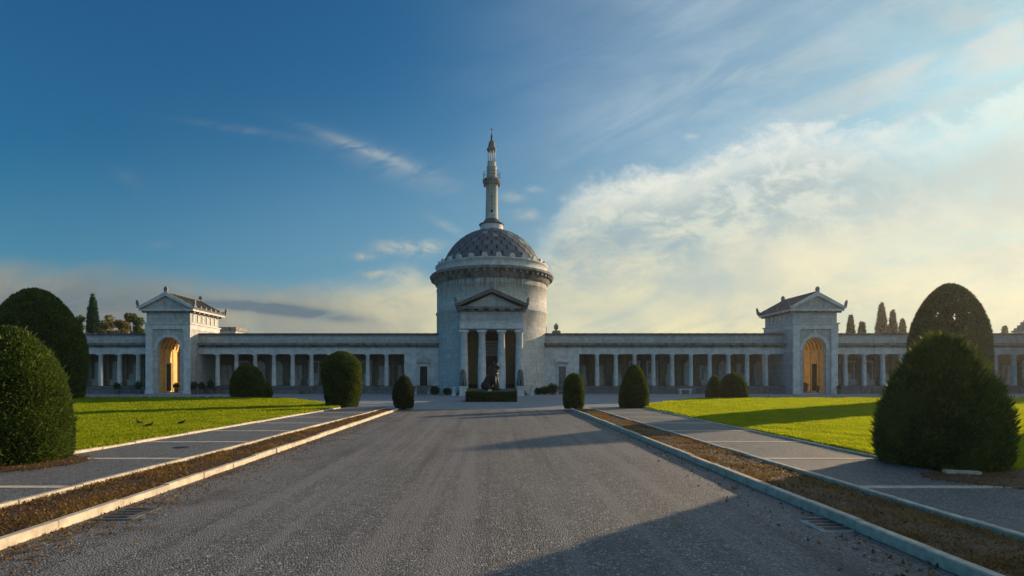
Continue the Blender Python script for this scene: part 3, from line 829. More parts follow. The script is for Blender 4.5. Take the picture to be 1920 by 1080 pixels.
    b = MB(); b.prism([(-xe + .1, ze), (xe - .1, ze), (0, zr - .02)], F - .25, F + .1); b.prism([(-xe + .1, ze), (xe - .1, ze), (0, zr - .02)], Bk - .1, Bk + .25)
    b.each('tympanum', 'stone', g)
    b = MB()
    for sx in (-1, 1):
        for ya, yb in ((y0 - .05, y0 + .16), (y1 - .16, y1 + .05)):
            b.prism([(0, zr - .16), (sx * (xe - .1), ze + .0), (sx * (xe + .03), ze + .22), (0, zr + .27)], ya, yb)
    b.each('raking_cornice', 'trim', g)
    for x, y, z, h, w, ln in ((0, y0 + .05, zr + .15, .62, .17, 0), (0, y1 - .05, zr + .15, .62, .17, 0), (-xe - .0, y0 + .05, ze + .1, .78, .10, -.18), (xe + .0, y0 + .05, ze + .1, .78, .10, .18),
                        (-xe - .0, y1 - .05, ze + .1, .78, .10, -.18), (xe + .0, y1 - .05, ze + .1, .78, .10, .18)):
        b = MB(); acro(b, x, y, z, h, w, ln); b.build('acroterion', 'cornice', g)
    b = MB()
    for k in range(7):
        for sx in (-1, 1):
            y = y0 + .5 + k * .95; b.prism([(y - .12, ze + .15), (y + .12, ze + .15), (y + .14, ze + .35), (y, ze + .46), (y - .14, ze + .35)], sx * (xe - .1), sx * xe, 'x')
    b.each('antefix', 'cornice', g)
    # side return wall that ties the pavilion to the inner gallery
    return g
pavilion(-1, 'gabled arch pavilion on the left, its side and vault lit golden by the low sun')
pavilion(1, 'gabled arch pavilion on the right, orange glow inside its coffered arch')

# ------------------------------------------------------------------ round temple
TY = 57.0; QP = .955
T = thing('round_temple', 'round stone temple with scaled dome, slender lighthouse spire and columned portico', 'temple', (0, TY, 0))
R0 = 5.85
CUT = math.asin(2.9 / R0)
b = MB(); b.lathe([(R0 + .12, 0), (R0 + .12, .9), (R0, 1.0), (R0, 6.5)], 110, a0=-PI / 2 + CUT, a1=1.5 * PI - CUT); b.lathe([(R0, 6.5), (R0, 8.2), (R0 + .10, 8.27), (R0 + .10, 8.38), (R0 - .02, 8.46), (R0 - .02, 10.72), (R0 + .04, 10.76), (R0 + .04, 10.83), (R0 - .02, 10.87), (R0 - .02, 11.5)], 128, capt=False); b.build('drum', 'drum', T)
b = MB(); b.lathe([(R0 - .02, 11.300), (R0 + .14, 11.350), (R0 + .16, 11.570), (R0 + .30, 11.650), (R0 + .3, 11.770)], 128, capb=False, capt=False)
b.lathe([(R0 + .3, 12.010), (R0 + .70, 12.050), (R0 + .74, 12.200), (R0 + .66, 12.270), (R0 + .6, 12.370), (R0 + .1, 12.450)], 128, capb=False, capt=False)
b.lathe([(R0 + .3, 11.770), (R0 + .3, 12.030), (R0 + .7, 12.050)], 128, capb=False, capt=False)
nb = 56
for k in range(nb):
    a = 2 * PI * k / nb; ca, sa = math.cos(a), math.sin(a); w = .13
    def P(r, t, z): return (r * ca - t * sa, r * sa + t * ca, z)
    vs = [P(r, t, z) for z in (11.790, 12.035) for r in (R0 + .28, R0 + .60) for t in (-w, w)]
    b.add(vs, [(0, 2, 3, 1), (4, 5, 7, 6), (0, 1, 5, 4), (2, 6, 7, 3), (0, 4, 6, 2), (1, 3, 7, 5)])
b.build('cornice', 'cornice', T)
b = MB(); b.lathe([(R0 + .12, 12.430), (R0 + .02, 12.490), (R0 + .02, 13.100), (R0 + .14, 13.150), (R0 + .16, 13.270), (R0 - .1, 13.350), (4.9, 13.470)], 128, capb=False, capt=False); b.build('attic_ring', 'trim', T)
# antefixes round the dome foot
proto = None
for k in range(26):
    a = 2 * PI * (k + .5) / 26
    if proto is None:
        b = MB(); b.prism([(-.24, 0), (.24, 0), (.27, .2), (.2, .38), (0, .46), (-.2, .38), (-.27, .2)], -.12, .12); b.box(-.3, .3, -.2, .25, -.05, .02)
        proto = b.build('antefix', 'trim', T); o = proto
    else: o = proto.copy(); C.objects.link(o); o.parent = T
    o.location = (5.62 * math.sin(a), -5.62 * math.cos(a), 13.320); o.rotation_euler = (0, 0, a)
# dome: underlying cap and raised scale tiles
DC, DR = 11.97, 5.38
def dome_r(z): return math.sqrt(max(DR * DR - (z - DC) ** 2, 0))
b = MB(); b.lathe([(5.3, 13.3), (5.25, 13.4)] + [(dome_r(z) - .06, z) for z in np.linspace(13.42, 17.2, 22)], 96, capb=False); b.build('dome', 'iron', T)
def tiles():
    V = []; F = []
    rows = 9; t0 = math.asin((13.42 - DC) / DR); t1 = math.asin((17.17 - DC) / DR)
    for j in range(-1, rows):
        tb = t0 + (t1 - t0) * j / rows; tt = t0 + (t1 - t0) * (j + 1.5) / rows
        tt = min(tt, t1 + .02)
        N = 30
        for i in range(N):
            ac = 2 * PI * (i + .5 * (j % 2)) / N; hw = PI / N * .91
            shape = [(0, .03), (.5, .14), (.90, .31), (.93, .5), (.90, .69), (.5, .86), (0, .97)]
            pts = [(x, y) for x, y in shape] + [(-x, y) for x, y in reversed(shape[1:-1])]
            ring = []
            for x, y in pts:
                th = tb + (tt - tb) * y
                if th < t0 - .005: th = t0 - .005
                rr = DR + .07 - .03 * y; ring.append((rr * math.cos(th) * math.cos(ac + hw * x), rr * math.cos(th) * math.sin(ac + hw * x), DC + rr * math.sin(th)))
            low = []
            for x, y in pts:
                th = max(tb + (tt - tb) * y, t0 - .005)
                rr = DR - .03; low.append((rr * math.cos(th) * math.cos(ac + hw * x), rr * math.cos(th) * math.sin(ac + hw * x), DC + rr * math.sin(th)))
            o = len(V); n = len(ring); V += ring + low; F.append(tuple(range(o, o + n)))
            F += [(o + k, o + n + k, o + n + (k + 1) % n, o + (k + 1) % n) for k in range(n)]
    b = MB(); b.add(V, F); return b
tiles().build('dome_scales', 'tile', T)
b = MB(); b.lathe([(1.5, 17.15), (1.28, 17.3), (1.22, 17.42), (1.22, 17.85)], 40, capb=False, capt=False); b.build('dome_collar', 'column', T)
b = MB(); b.lathe([(1.2, 17.85), (1.34, 17.88), (1.36, 17.98), (1.0, 18.12), (.8, 18.4), (.68, 18.55)], 40, capb=False, capt=False); b.build('collar_roof', 'roof', T)
# lighthouse spire
b = MB(); b.lathe([(.74, 18.3), (.70, 18.6), (.665, 18.8), (.61, 22.0), (.66, 22.05), (.66, 22.15), (.8, 22.3), (.92, 22.45)], 32, capb=False, capt=False); sh = b.build('spire_shaft', 'drum', T)
b = MB(); b.box(-.035, .035, -.70, -.60, 19.55, 21.2); b.box(-.13, .13, -.70, -.60, 20.75, 20.85); b.build('cross_relief', 'cornice', T)
b = MB(); b.lathe([(.0, 0), (.13, 0), (.13, .1), (0, .1)], 14); o = b.build('round_window', 'dark', T); o.location = (0, -.60, 19.25); o.rotation_euler = (R(90), 0, 0)
b = MB(); b.lathe([(.92, 22.42), (.97, 22.5), (.97, 22.72), (.9, 22.76), (.88, 22.78), (.2, 22.8)], 32, capb=False)
for k in range(16):
    a = 2 * PI * k / 16; b.box(.8 * math.cos(a) - .07, .8 * math.cos(a) + .07, .8 * math.sin(a) - .07, .8 * math.sin(a) + .07, 22.1, 22.43)
b.build('balcony', 'cornice', T)
b = MB()
for k in range(20):
    a = 2 * PI * k / 20; b.tube([(.9 * math.cos(a), .9 * math.sin(a), 22.76), (.9 * math.cos(a), .9 * math.sin(a), 23.5)], .014, 5)
for z in (23.5, 23.15):
    b.tube([(.9 * math.cos(2 * PI * i / 40), .9 * math.sin(2 * PI * i / 40), z) for i in range(41)], .018, 5)
b.build('balcony_rail', 'iron', T)
b = MB(); b.lathe([(.52, 22.78), (.50, 23.9), (.56, 23.98), (.56, 24.1), (.50, 24.2), (.46, 24.3), (.46, 24.62)], 24, capb=False); b.build('upper_shaft', 'drum', T)
b = MB()
for k in range(8):
    a = 2 * PI * (k + .5) / 8; b.tube([(.38 * math.cos(a), .38 * math.sin(a), 24.6), (.38 * math.cos(a), .38 * math.sin(a), 25.85)], .07, 8)
b.build('lantern_column', 'column', T)
b = MB(); b.lathe([(.46, 25.84), (.52, 25.95), (.52, 26.1), (.4, 26.2), (.36, 26.5), (.26, 26.85), (.12, 27.05), (.08, 27.1)], 24); b.build('lantern_cap', 'cornice', T)
b = MB(); b.lathe([(.05, 27.05), (.1, 27.15), (.12, 27.35), (.06, 27.5), (.09, 27.6), (.02, 27.7)], 12); b.tube([(0, 0, 27.6), (0, 0, 28.35)], .025, 6); b.tube([(-.16, 0, 28.15), (.16, 0, 28.15)], .025, 6); b.build('finial_cross', 'iron', T)

# portico (front plane at world y=51 -> local -6)
PF = -7.3
def shrink(b):      # the portico keeps its proportions at its own distance
    b.g = [([(v[0] * QP, v[1], v[2] if v[2] < .9 else .9 + (v[2] - .9) * (QP + .012)) for v in vs], fs, sm) for vs, fs, sm in b.g]
    b.v = [v for g_ in b.g for v in g_[0]]; return b
b = MB(); 
for k in range(3): b.box(-3.4 - .0 + .12 * k, 3.4 - .12 * k, PF - .55 + .28 * k, -4.6, .19 * k - .01, .19 * (k + 1))
b.box(-3.1, 3.1, PF - .0 + .02, -3.4, .56, .62); shrink(b).build('portico_step', 'plinth', T)
colp = None
for x in (-2.72, -.96, .96, 2.72):
    if colp is None:
        b = MB(); z0, h = .62, 5.50; b.lathe([(.40, z0), (.395, z0 + 1.8), (.31, z0 + h - .42), (.33, z0 + h - .40), (.33, z0 + h - .36), (.42, z0 + h - .2)], 20, capb=False); b.box(-.44, .44, -.44, .44, z0 + h - .2, z0 + h)
        colp = b.build('portico_column', 'column', T); o = colp
    else: o = colp.copy(); C.objects.link(o); o.parent = T
    o.location = (x * QP, PF + .45, 0)
b = MB(); b.box(-3.12, 3.12, PF + .05, -3.9, 6.4, 7.05); b.box(-3.2, 3.2, PF - .02, -3.9, 7.05, 7.15); shrink(b).build('architrave', 'column', T)
b = MB(); b.box(-3.06, 3.06, PF + .10, -3.9, 7.15, 8.05)
for k in range(9): x = -2.9 + k * 5.8 / 8; b.box(x - .13, x + .13, PF + .05, PF + .1, 7.2, 8.0)
shrink(b).build('frieze', 'stone', T)
b = MB(); b.box(-3.15, 3.15, PF - .05, -3.9, 8.05, 8.15)
for k in range(7): x = -3.0 + k; b.box(x - .25, x + .25, PF - .35, PF - .05, 8.13, 8.28)
b.box(-3.48, 3.48, PF - .42, -3.9, 8.28, 8.5); shrink(b).build('portico_cornice', 'cornice', T)
b = MB()
for sx in (-1, 1): b.prism([(0, 10.0), (sx * 3.52, 8.52), (sx * 3.52, 8.72), (0, 10.25)], PF - .5, -3.6)
shrink(b).each('portico_roof', 'roof', T)
b = MB(); b.prism([(-2.75, 8.5), (2.75, 8.5), (0, 9.72)], PF - .05, PF + .2); shrink(b).each('tympanum', 'stone', T)
b = MB()
for sx in (-1, 1): b.prism([(0, 9.86), (sx * 3.3, 8.5), (sx * 3.5, 8.64), (0, 10.12)], PF - .56, PF - .3)
shrink(b).each('raking_cornice', 'roof', T)
for x, z, h, w in ((0, 10.05, .8, .26), (-3.45, 8.6, .8, .14), (3.45, 8.6, .8, .14)):
    b = MB(); acro(b, x, PF - .4, z, h, w, .12 * (1 if x > 0 else -1 if x < 0 else 0)); shrink(b).build('acroterion', 'cornice', T)
# porch interior
b = MB(); b.box(-3.05, -2.75, -5.75, -3.9, .62, 6.4); b.box(2.75, 3.05, -5.75, -3.9, .62, 6.4)
shrink(b).each('porch_side_wall', 'drum', T)
b = MB(); b.box(-2.75, -.75, -4.35, -4.2, 1.0, 6.4); b.box(.75, 2.75, -4.35, -4.2, 1.0, 6.4); shrink(b).each('porch_wall', 'panel', T)
b = MB(); b.box(-2.75, -.75, -4.38, -4.2, .62, 1.0); b.box(.75, 2.75, -4.38, -4.2, .62, 1.0); shrink(b).each('porch_dado', 'dark', T)
b = MB()
for k in range(5): b.box(-.75, .75, -4.45 + .012 * k, -4.25, 3.9 + .32 * k, 3.9 + .32 * k + .26)
shrink(b).each('louvre', 'louvre', T)
b = MB(); b.box(-.75, .75, -4.24, -4.2, 3.8, 6.4); b.box(-.72, -.02, -4.34, -4.28, .64, 3.8); b.box(.02, .72, -4.34, -4.28, .64, 3.8); shrink(b).build('temple_door', 'dark', T)


# ------------------------------------------------------------------ statues
def remeshed(mb, name, mat, parent, voxel=.035, sm=6):
    o = mb.build(name, mat, parent)
    r = o.modifiers.new('merge', 'REMESH'); r.mode = 'VOXEL'; r.voxel_size = voxel; r.use_smooth_shade = True
    s = o.modifiers.new('soften', 'SMOOTH'); s.iterations = sm; s.factor = .5
    return o

def capsule(b, pts, rs):
    for (p, r) in zip(pts, rs): b.ball(p, r, 12)
    b.tube(pts, rs, 12)

def seated_lion(parent, mat, s=1.0, face=0.35):
    """seated lion facing +x, origin at the paws; haunches at -x"""
    b = MB(); e = lambda *a: tuple(v * s for v in a)
    capsule(b, [e(-.42, 0, .34), e(-.18, 0, .72), e(.10, 0, 1.08), e(.18, 0, 1.32)], [.34 * s, .37 * s, .33 * s, .26 * s])     # trunk rising to the neck
    b.ball(e(.02, 0, 1.32), e(.36, .35, .44), 14)                                  # mane
    b.ball(e(.14, 0, 1.02), e(.26, .31, .40), 14)
    b.ball(e(.20, 0, 1.62), e(.26, .25, .26), 14)
    b.ball(e(.26, 0, 1.62), e(.20, .17, .19), 14)                                  # head
    b.ball(e(.44, 0, 1.55), e(.15, .11, .10), 12)                                  # muzzle
    b.ball(e(.43, 0, 1.47), e(.11, .08, .06), 10)
    for sy in (-1, 1):
        b.ball(e(.14, .17 * sy, 1.80), e(.05, .07, .08), 8)                         # ears
        b.ball(e(-.42, .25 * sy, .30), e(.36, .17, .33), 12)                       # haunch
        capsule(b, [e(-.25, .30 * sy, .12), e(.05, .30 * sy, .08)], [.11 * s, .10 * s])
        capsule(b, [e(.18, .17 * sy, .92), e(.26, .18 * sy, .50), e(.30, .18 * sy, .12)], [.17 * s, .12 * s, .095 * s])   # front legs
        b.ball(e(.40, .18 * sy, .07), e(.16, .11, .08), 10)
    capsule(b, [e(-.75, 0, .12), e(-.82, .25, .08), e(-.55, .48, .07)], [.06 * s, .05 * s, .05 * s])
    return remeshed(b, 'body', mat, parent, .035 * s, 5)

# bronze lion on its plinth, ringed by a hedge
L = thing('lion_statue', 'dark bronze seated lion on a low plinth inside the clipped hedge before the temple', 'statue', ((922 - 922) * .038, 38.3, 0))
ob = seated_lion(L, 'bronze', 1.06); ob.location = (.06, 0, .76); ob.rotation_euler = (0, 0, R(-28))
b = MB(); b.box(-.85, .85, -.55, .55, 0, .62); b.box(-.78, .78, -.5, .5, .62, .77); b.build('plinth', 'plinth', L)
b = MB(); b.box(-.24, .0, -.60, -.555, .62, .84); b.build('plaque', 'column', L)

def np_box_leaves(x0, x1, y0, y1, z0, z1, N, L=.05, hollow=True):
    """leaf triangles over the faces of a box"""
    out = []
    areas = np.array([(x1 - x0) * (z1 - z0)] * 2 + [(y1 - y0) * (z1 - z0)] * 2 + [(x1 - x0) * (y1 - y0)]); k = rng.choice(5, N, p=areas / areas.sum())
    u_, v_ = rng.random(N), rng.random(N); P = np.zeros((N, 3)); Nn = np.zeros((N, 3))
    for f in range(5):
        m = k == f
        if f < 2: P[m] = np.stack([x0 + (x1 - x0) * u_[m], np.full(m.sum(), (y0, y1)[f]), z0 + (z1 - z0) * v_[m]], 1); Nn[m] = (0, -1 if f == 0 else 1, 0)
        elif f < 4: P[m] = np.stack([np.full(m.sum(), (x0, x1)[f - 2]), y0 + (y1 - y0) * u_[m], z0 + (z1 - z0) * v_[m]], 1); Nn[m] = (-1 if f == 2 else 1, 0, 0)
        else: P[m] = np.stack([x0 + (x1 - x0) * u_[m], y0 + (y1 - y0) * v_[m], np.full(m.sum(), z1)], 1); Nn[m] = (0, 0, 1)
    return P, Nn

def sprigs(P, Nn, L, W, up=.35, rand=.75, inset=.04):
    n = len(P); D = Nn + np.array([0, 0, up]) + rng.normal(0, rand, (n, 3)); D /= np.linalg.norm(D, axis=1)[:, None]
    S = np.cross(D, rng.normal(0, 1, (n, 3))); S /= np.linalg.norm(S, axis=1)[:, None]
    l = (L * (.55 + .9 * rng.random(n)))[:, None]; w = (W * (.6 + .8 * rng.random(n)))[:, None]
    B = P - Nn * inset * rng.random((n, 1)) * 2
    V = np.stack([B, B + D * l * .5 + S * w, B + D * l, B + D * l * .5 - S * w], 1).reshape(-1, 3)
    return V, np.arange(4 * n).reshape(-1, 4)

def hedge(name, label, x0, x1, y0, y1, h, N, L=.06, mat='yew'):
    cx, cy = (x0 + x1) / 2, (y0 + y1) / 2
    hd = thing(name, label, 'hedge', (cx, cy, 0))
    P, Nn = np_box_leaves(x0 - cx, x1 - cx, y0 - cy, y1 - cy, .0, h, N)
    P[:, 2] += .025 * np.sin(P[:, 0] * 5) * (P[:, 2] > h * .8)
    V, F = sprigs(P, Nn, L, L * .22)
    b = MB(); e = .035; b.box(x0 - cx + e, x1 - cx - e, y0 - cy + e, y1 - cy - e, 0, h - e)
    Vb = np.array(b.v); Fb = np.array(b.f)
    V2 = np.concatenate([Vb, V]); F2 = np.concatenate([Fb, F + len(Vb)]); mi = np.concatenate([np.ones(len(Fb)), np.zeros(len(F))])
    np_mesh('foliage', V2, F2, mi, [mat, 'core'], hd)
    return hd
hedge('box_hedge', 'clipped low hedge in front of the lion statue', -1.78, 1.72, 36.5, 37.1, .68, 15000)
hedge('box_hedge', 'short return of the clipped hedge on the left of the lion statue', -1.78, -1.25, 37.15, 39.6, .70, 5000)
hedge('box_hedge', 'short return of the clipped hedge on the right of the lion statue', 1.2, 1.72, 37.15, 39.6, .70, 5000)

# pair of pale stone guardian lions beside the portico
GL = thing('guardian_lion', 'grey stone lion on a pedestal at the left outer column of the portico', 'statue', (-2.62, 48.6, 0), R(-90), group='stone lions flanking the portico')
ob = seated_lion(GL, 'plinth', .82); ob.location = (0, 0, .88)
b = MB(); b.box(-.62, .5, -.36, .36, 0, .12); b.box(-.55, .43, -.3, .3, .12, .78); b.box(-.6, .48, -.34, .34, .78, .89); b.build('pedestal', 'trim', GL)
g2 = copy_tree(GL, (2.62, 48.6, 0), R(-90), 'grey stone lion on a pedestal at the right outer column of the portico')

# small stone bollards and shrub beds at the drum foot
def bollard(x, y, label):
    t = thing('stone_bollard', label, 'bollard', (x, y, 0), group='stone posts beside the portico')
    b = MB(); b.box(-.2, .2, -.2, .2, 0, .12); b.lathe([(.16, .12), (.15, .65), (.19, .68), (.19, .76), (.12, .84), (.02, .88)], 14); b.build('post', 'trim', t)
bollard((851 - 922) * .0485, 48.5, 'white stone post left of the portico lions'); bollard((997 - 922) * .0485, 48.5, 'white stone post right of the portico lions')

def shrub(x, y, r, h, label, name='shrub', mat='olive', n=2500, pot=False, cat='shrub', group=None, leaf=.10):
    t = thing(name, label, cat, (x, y, 0), group=group)
    z0 = 0
    if pot:
        b = MB(); b.lathe([(r * .42, 0), (r * .55, .05), (r * .5, .12), (r * .68, .42), (r * .74, .46), (r * .6, .47)], 16); b.build('pot', 'pot', t); z0 = .40
    P = rng.normal(0, 1, (n, 3)); P /= np.linalg.norm(P, axis=1)[:, None]; rad = (.45 + .55 * rng.random(n)) * (1 + .25 * np.sin(P[:, 0] * 7 + x) * np.cos(P[:, 1] * 6))
    Q = P * rad[:, None] * np.array([r, r, h / 2]) + np.array([0, 0, z0 + h / 2])
    Q[:, 2] = np.maximum(Q[:, 2], .03)
    V, F = sprigs(Q, P, leaf, leaf * .3, .3, .9)
    np_mesh('foliage', V, F, None, [mat], t)
    b = MB(); b.tube([(0, 0, z0 - .02 if pot else 0), (.02, 0, z0 + h * .5)], [.03, .015], 6); b.build('stem', 'bark', t)
    return t
for i, (px, r, h, tx) in enumerate(((815, .5, .8, 'leafy shrub at the temple foot between the left steps and left post'), (838, .4, .65, 'low shrub nearest the left stone post at the temple foot'),
                                (1010, .4, .65, 'low shrub nearest the right stone post at the temple foot'), (1022, .5, .8, 'rounded shrub at the foot of the drum, right of the right post'), (1036, .55, 1.1, 'taller shrub beside the steps of the right small door'))):
    shrub((px - 922) * .0515, 51.8, r, h, tx, group='shrubs at the temple foot', mat='cypress', n=1600)
for i, (px, h, tx) in enumerate(((352, .75, 'potted plant just right of the left pavilion'), (366, .9, 'second potted plant from the left pavilion, by the gallery plinth'), (380, .8, 'third potted plant from the left pavilion, by the gallery plinth'), (397, 1.05, 'tallest potted plant before the left gallery, near the round topiary'),
                      (222, .8, 'potted plant before the outer left gallery'), (262, .9, 'potted plant at the outer corner of the left pavilion'))):
    shrub((px - 922) * .0538, 53.4 + (0.2 if i else .6), .36, h, tx, 'potted_plant', 'cypress', 900, True, 'potted plant', 'potted plants before the left gallery', .09)
shrub((329 - 922) * .0545, 54.6, .3, .75, 'dark potted plant standing in the left arch', 'potted_plant', 'cypress', 900, True, 'potted plant', None, .09)
shrub((1511 - 922) * .0545, 54.6, .3, .75, 'potted flowers standing in the right arch on its left', 'potted_plant', 'flower', 900, True, 'potted plant', None, .09)
shrub((1536 - 922) * .0545, 54.8, .22, .45, 'small potted plant in the right arch on its right', 'potted_plant', 'olive', 500, True, 'potted plant', None, .08)
shrub((1569 - 922) * .0530, 52.7, .26, .5, 'small potted plant by the outer pilaster of the right pavilion', 'potted_plant', 'olive', 500, True, 'potted plant', None, .08)
# bench in front of the right gallery
t = thing('stone_bench', 'low stone bench before the middle of the right gallery plinth', 'bench', ((1284 - 922) * .0538, 53.8, 0))
b = MB(); b.box(-.7, .7, -.25, .25, .42, .52); b.build('seat', 'trim', t)
for x in (-.5, .5): b = MB(); b.box(x - .08, x + .08, -.2, .2, 0, .42); b.build('leg', 'trim', t)
t = thing('stone_bench', 'low stone bench before the left gallery, left of the round-topped bush', 'bench', ((570 - 922) * .0538, 53.8, 0))
b = MB(); b.box(-.7, .7, -.25, .25, .42, .52); b.build('seat', 'plinth', t)
for x in (-.5, .5): b = MB(); b.box(x - .08, x + .08, -.2, .2, 0, .42); b.build('leg', 'plinth', t)
# litter bin
t = thing('litter_bin', 'dark upright litter bin left of the small round bushes on the right', 'bin', ((1328 - 922) * .0395, 39.6, 0))
b = MB(); b.lathe([(.17, .08), (.19, .62), (.2, .64), (.2, .70), (.14, .70)], 18); b.build('bucket', 'iron', t)
b = MB(); b.tube([(0, .22, 0), (0, .22, .78)], .03, 8); b.box(-.2, .2, -.2, .24, .74, .77); b.build('post', 'iron', t)
# leaning pole in the right gallery
t = thing('leaning_pole', 'thin pale pole leaning across the last bay of the right gallery', 'pole', ((1462 - 922) * .0560, 56, .80))
b = MB(); b.tube([(0, 0, 0), (-1.15, .3, 2.25)], .025, 8); b.build('shaft', 'trim', t)

# ------------------------------------------------------------------ topiary
def prof_fn(prof):
    z = [p[0] for p in prof]; r = [p[1] for p in prof]
    return lambda t: np.interp(t, z, r)

def topiary(name, label, loc, prof, N, L, W, mat='yew', cat='topiary', group=None, rough=.04, core_in=.09, holes=None, up=.35, rand=.7, rz=0, seed=1, ecc=1.0, trunk=.12, extra=0, lumps=3):
    """prof: list of (z, r). Foliage = shell of small sprays over a dark inner body"""
    t = thing(name, label, cat, (loc[0], loc[1], 0), group=group)
    zb, zt = prof[0][0], prof[-1][0]; f = prof_fn(prof); rs = np.random.default_rng(seed)
    ph = rs.random(8) * 2 * PI
    def rad(a, z):
        zz_ = (z - zb) / (zt - zb)
        return f(z) * (1 + rough * (np.sin(lumps * a + ph[0] + 4 * zz_) + .7 * np.sin((lumps + 2) * a + ph[1] - 7 * zz_) + .6 * np.sin(9 * zz_ + 2 * a + ph[2]) + .4 * np.sin(17 * zz_ + 5 * a + ph[3])))
    zg = np.linspace(zb, zt, 400); rg = f(zg); sl_ = np.sqrt(1 + np.gradient(rg, zg) ** 2); cdf = np.cumsum((rg + .01) * sl_); cdf /= cdf[-1]
    z = np.interp(rs.random(N), cdf, zg); a = rs.random(N) * 2 * PI
    r = rad(a, z) ; P = np.stack([np.cos(a) * r * ecc, np.sin(a) * r, z], 1)
    dr = np.interp(z, zg, np.gradient(rg, zg)); Nn = np.stack([np.cos(a), np.sin(a), -dr], 1); Nn /= np.linalg.norm(Nn, axis=1)[:, None]
    keep = np.ones(N, bool)
    th = math.atan2(loc[0], loc[1]); Dr = math.hypot(loc[0], loc[1])
    def inhole(P, h, k):           # thin places where the crown is open from front to back
        tt = P[:, 0] * math.cos(th) - P[:, 1] * math.sin(th); al = P[:, 0] * math.sin(th) + P[:, 1] * math.cos(th)
        q = np.sin(P[:, 2] * 23) * h[2] * .5
        return (np.abs(tt - h[0] * (1 + al / Dr) + q) < h[2] * k) & (np.abs(P[:, 2] - h[1] - al * (h[1] - EYE) / Dr) < h[3] * k)
    if holes:
        for h in holes: keep &= ~inhole(P, h, 1.0)
    P, Nn = P[keep], Nn[keep]
    V, F = sprigs(P, Nn, L, W, up, rand)
    if extra:
        z2 = np.interp(rs.random(extra) ** .7, cdf, zg); a2 = rs.random(extra) * 2 * PI; r2 = rad(a2, z2)
        P2 = np.stack([np.cos(a2) * r2 * ecc, np.sin(a2) * r2, z2], 1); d2 = np.interp(z2, zg, np.gradient(rg, zg)); N2 = np.stack([np.cos(a2), np.sin(a2), -d2], 1); N2 /= np.linalg.norm(N2, axis=1)[:, None]
        V2, F2 = sprigs(P2, N2, L * 2.4, W * 1.1, 1.1, .35, 0); F2 = F2 + len(V); V = np.concatenate([V, V2]); F = np.concatenate([F, F2])
    # inner body
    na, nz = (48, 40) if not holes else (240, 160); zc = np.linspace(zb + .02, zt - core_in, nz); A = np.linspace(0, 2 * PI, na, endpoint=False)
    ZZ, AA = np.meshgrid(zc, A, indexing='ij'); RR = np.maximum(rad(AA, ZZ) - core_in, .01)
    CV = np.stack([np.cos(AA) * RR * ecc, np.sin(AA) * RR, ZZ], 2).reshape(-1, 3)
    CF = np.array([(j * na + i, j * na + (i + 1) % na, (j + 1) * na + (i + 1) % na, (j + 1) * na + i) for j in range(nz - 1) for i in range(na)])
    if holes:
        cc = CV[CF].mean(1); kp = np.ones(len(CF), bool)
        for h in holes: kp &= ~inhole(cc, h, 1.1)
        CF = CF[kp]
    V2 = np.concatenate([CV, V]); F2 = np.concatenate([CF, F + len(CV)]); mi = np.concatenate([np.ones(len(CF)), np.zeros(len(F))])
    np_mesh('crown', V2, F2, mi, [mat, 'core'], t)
    b = MB(); b.tube([(0, 0, -.02), (0, 0, zb + .3), (0, 0, zt * .6)], [trunk * 1.2, trunk, trunk * .4], 8); b.build('trunk', 'bark', t)
    return t

BASEZ = .05
# near right cone
topiary('yew_topiary', 'large bell-shaped yew beside the right footpath, nearest on the right', (8.30, 9.85),
        [(.06, .86), (.25, .95), (.5, .97), (.8, .94), (1.15, .87), (1.5, .75), (1.8, .61), (2.05, .47), (2.25, .32), (2.37, .19), (2.45, .02)],
        115000, .062, .011, rough=.018, extra=3800, seed=3, up=.5)
topiary('yew_topiary', 'dense dark yew mound beside the left footpath, nearest on the left', (-9.22, 10.2),
        [(.06, .88), (.3, .95), (.8, .96), (1.3, .91), (1.75, .80), (2.1, .64), (2.35, .46), (2.52, .29), (2.62, .15), (2.66, .02)],
        110000, .055, .011, rough=.012, extra=500, seed=4)
topiary('giant_topiary', 'very tall dome-topped yew on the right lawn, behind the bell-shaped yew', (28.3, 33),
        [(.05, 1.9), (1.2, 1.97), (2.9, 1.98), (4.0, 1.92), (4.95, 1.76), (5.9, 1.44), (6.65, 1.03), (7.1, .64), (7.34, .3), (7.42, .02)],
        60000, .14, .03, mat='yew_pale', rough=.012, core_in=.14, seed=5, rand=.5, trunk=.3,
        holes=[(.25, 5.4, .05, .20), (-.52, 5.7, .05, .07), (-.62, 5.53, .05, .06), (.90, 5.6, .05, .06), (.80, 4.7, .03, .16), (.43, 6.4, .025, .10)])
topiary('giant_topiary', 'very tall broad dome-topped yew at the left edge behind the near mound', (-31.3, 36.6),
        [(.05, 2.6), (1.2, 2.75), (3.0, 2.8), (4.4, 2.62), (5.5, 2.26), (6.4, 1.75), (7.1, 1.2), (7.55, .65), (7.75, .02)],
        60000, .15, .032, mat='yew', rough=.012, core_in=.16, seed=6, rand=.5, trunk=.3)
topiary('giant_topiary', 'very tall yew out on the right lawn whose long shadow crosses the grass', (54.8, 50.3),
        [(.05, 2.0), (1.2, 2.1), (5.0, 2.1), (8.4, 1.6), (10.4, .8), (11.3, .02)], 12000, .25, .07, mat='yew_pale', rough=.012, core_in=.16, seed=15, rand=.5, trunk=.3)
topiary('giant_topiary', 'broad yew out on the right lawn shading the near end of the right footpath', (18.6, 15.2),
        [(.05, 1.6), (1.0, 1.75), (2.4, 1.6), (3.6, 1.2), (4.4, .7), (4.8, .02)], 14000, .12, .035, mat='yew', rough=.012, core_in=.12, seed=16, rand=.5, trunk=.2)
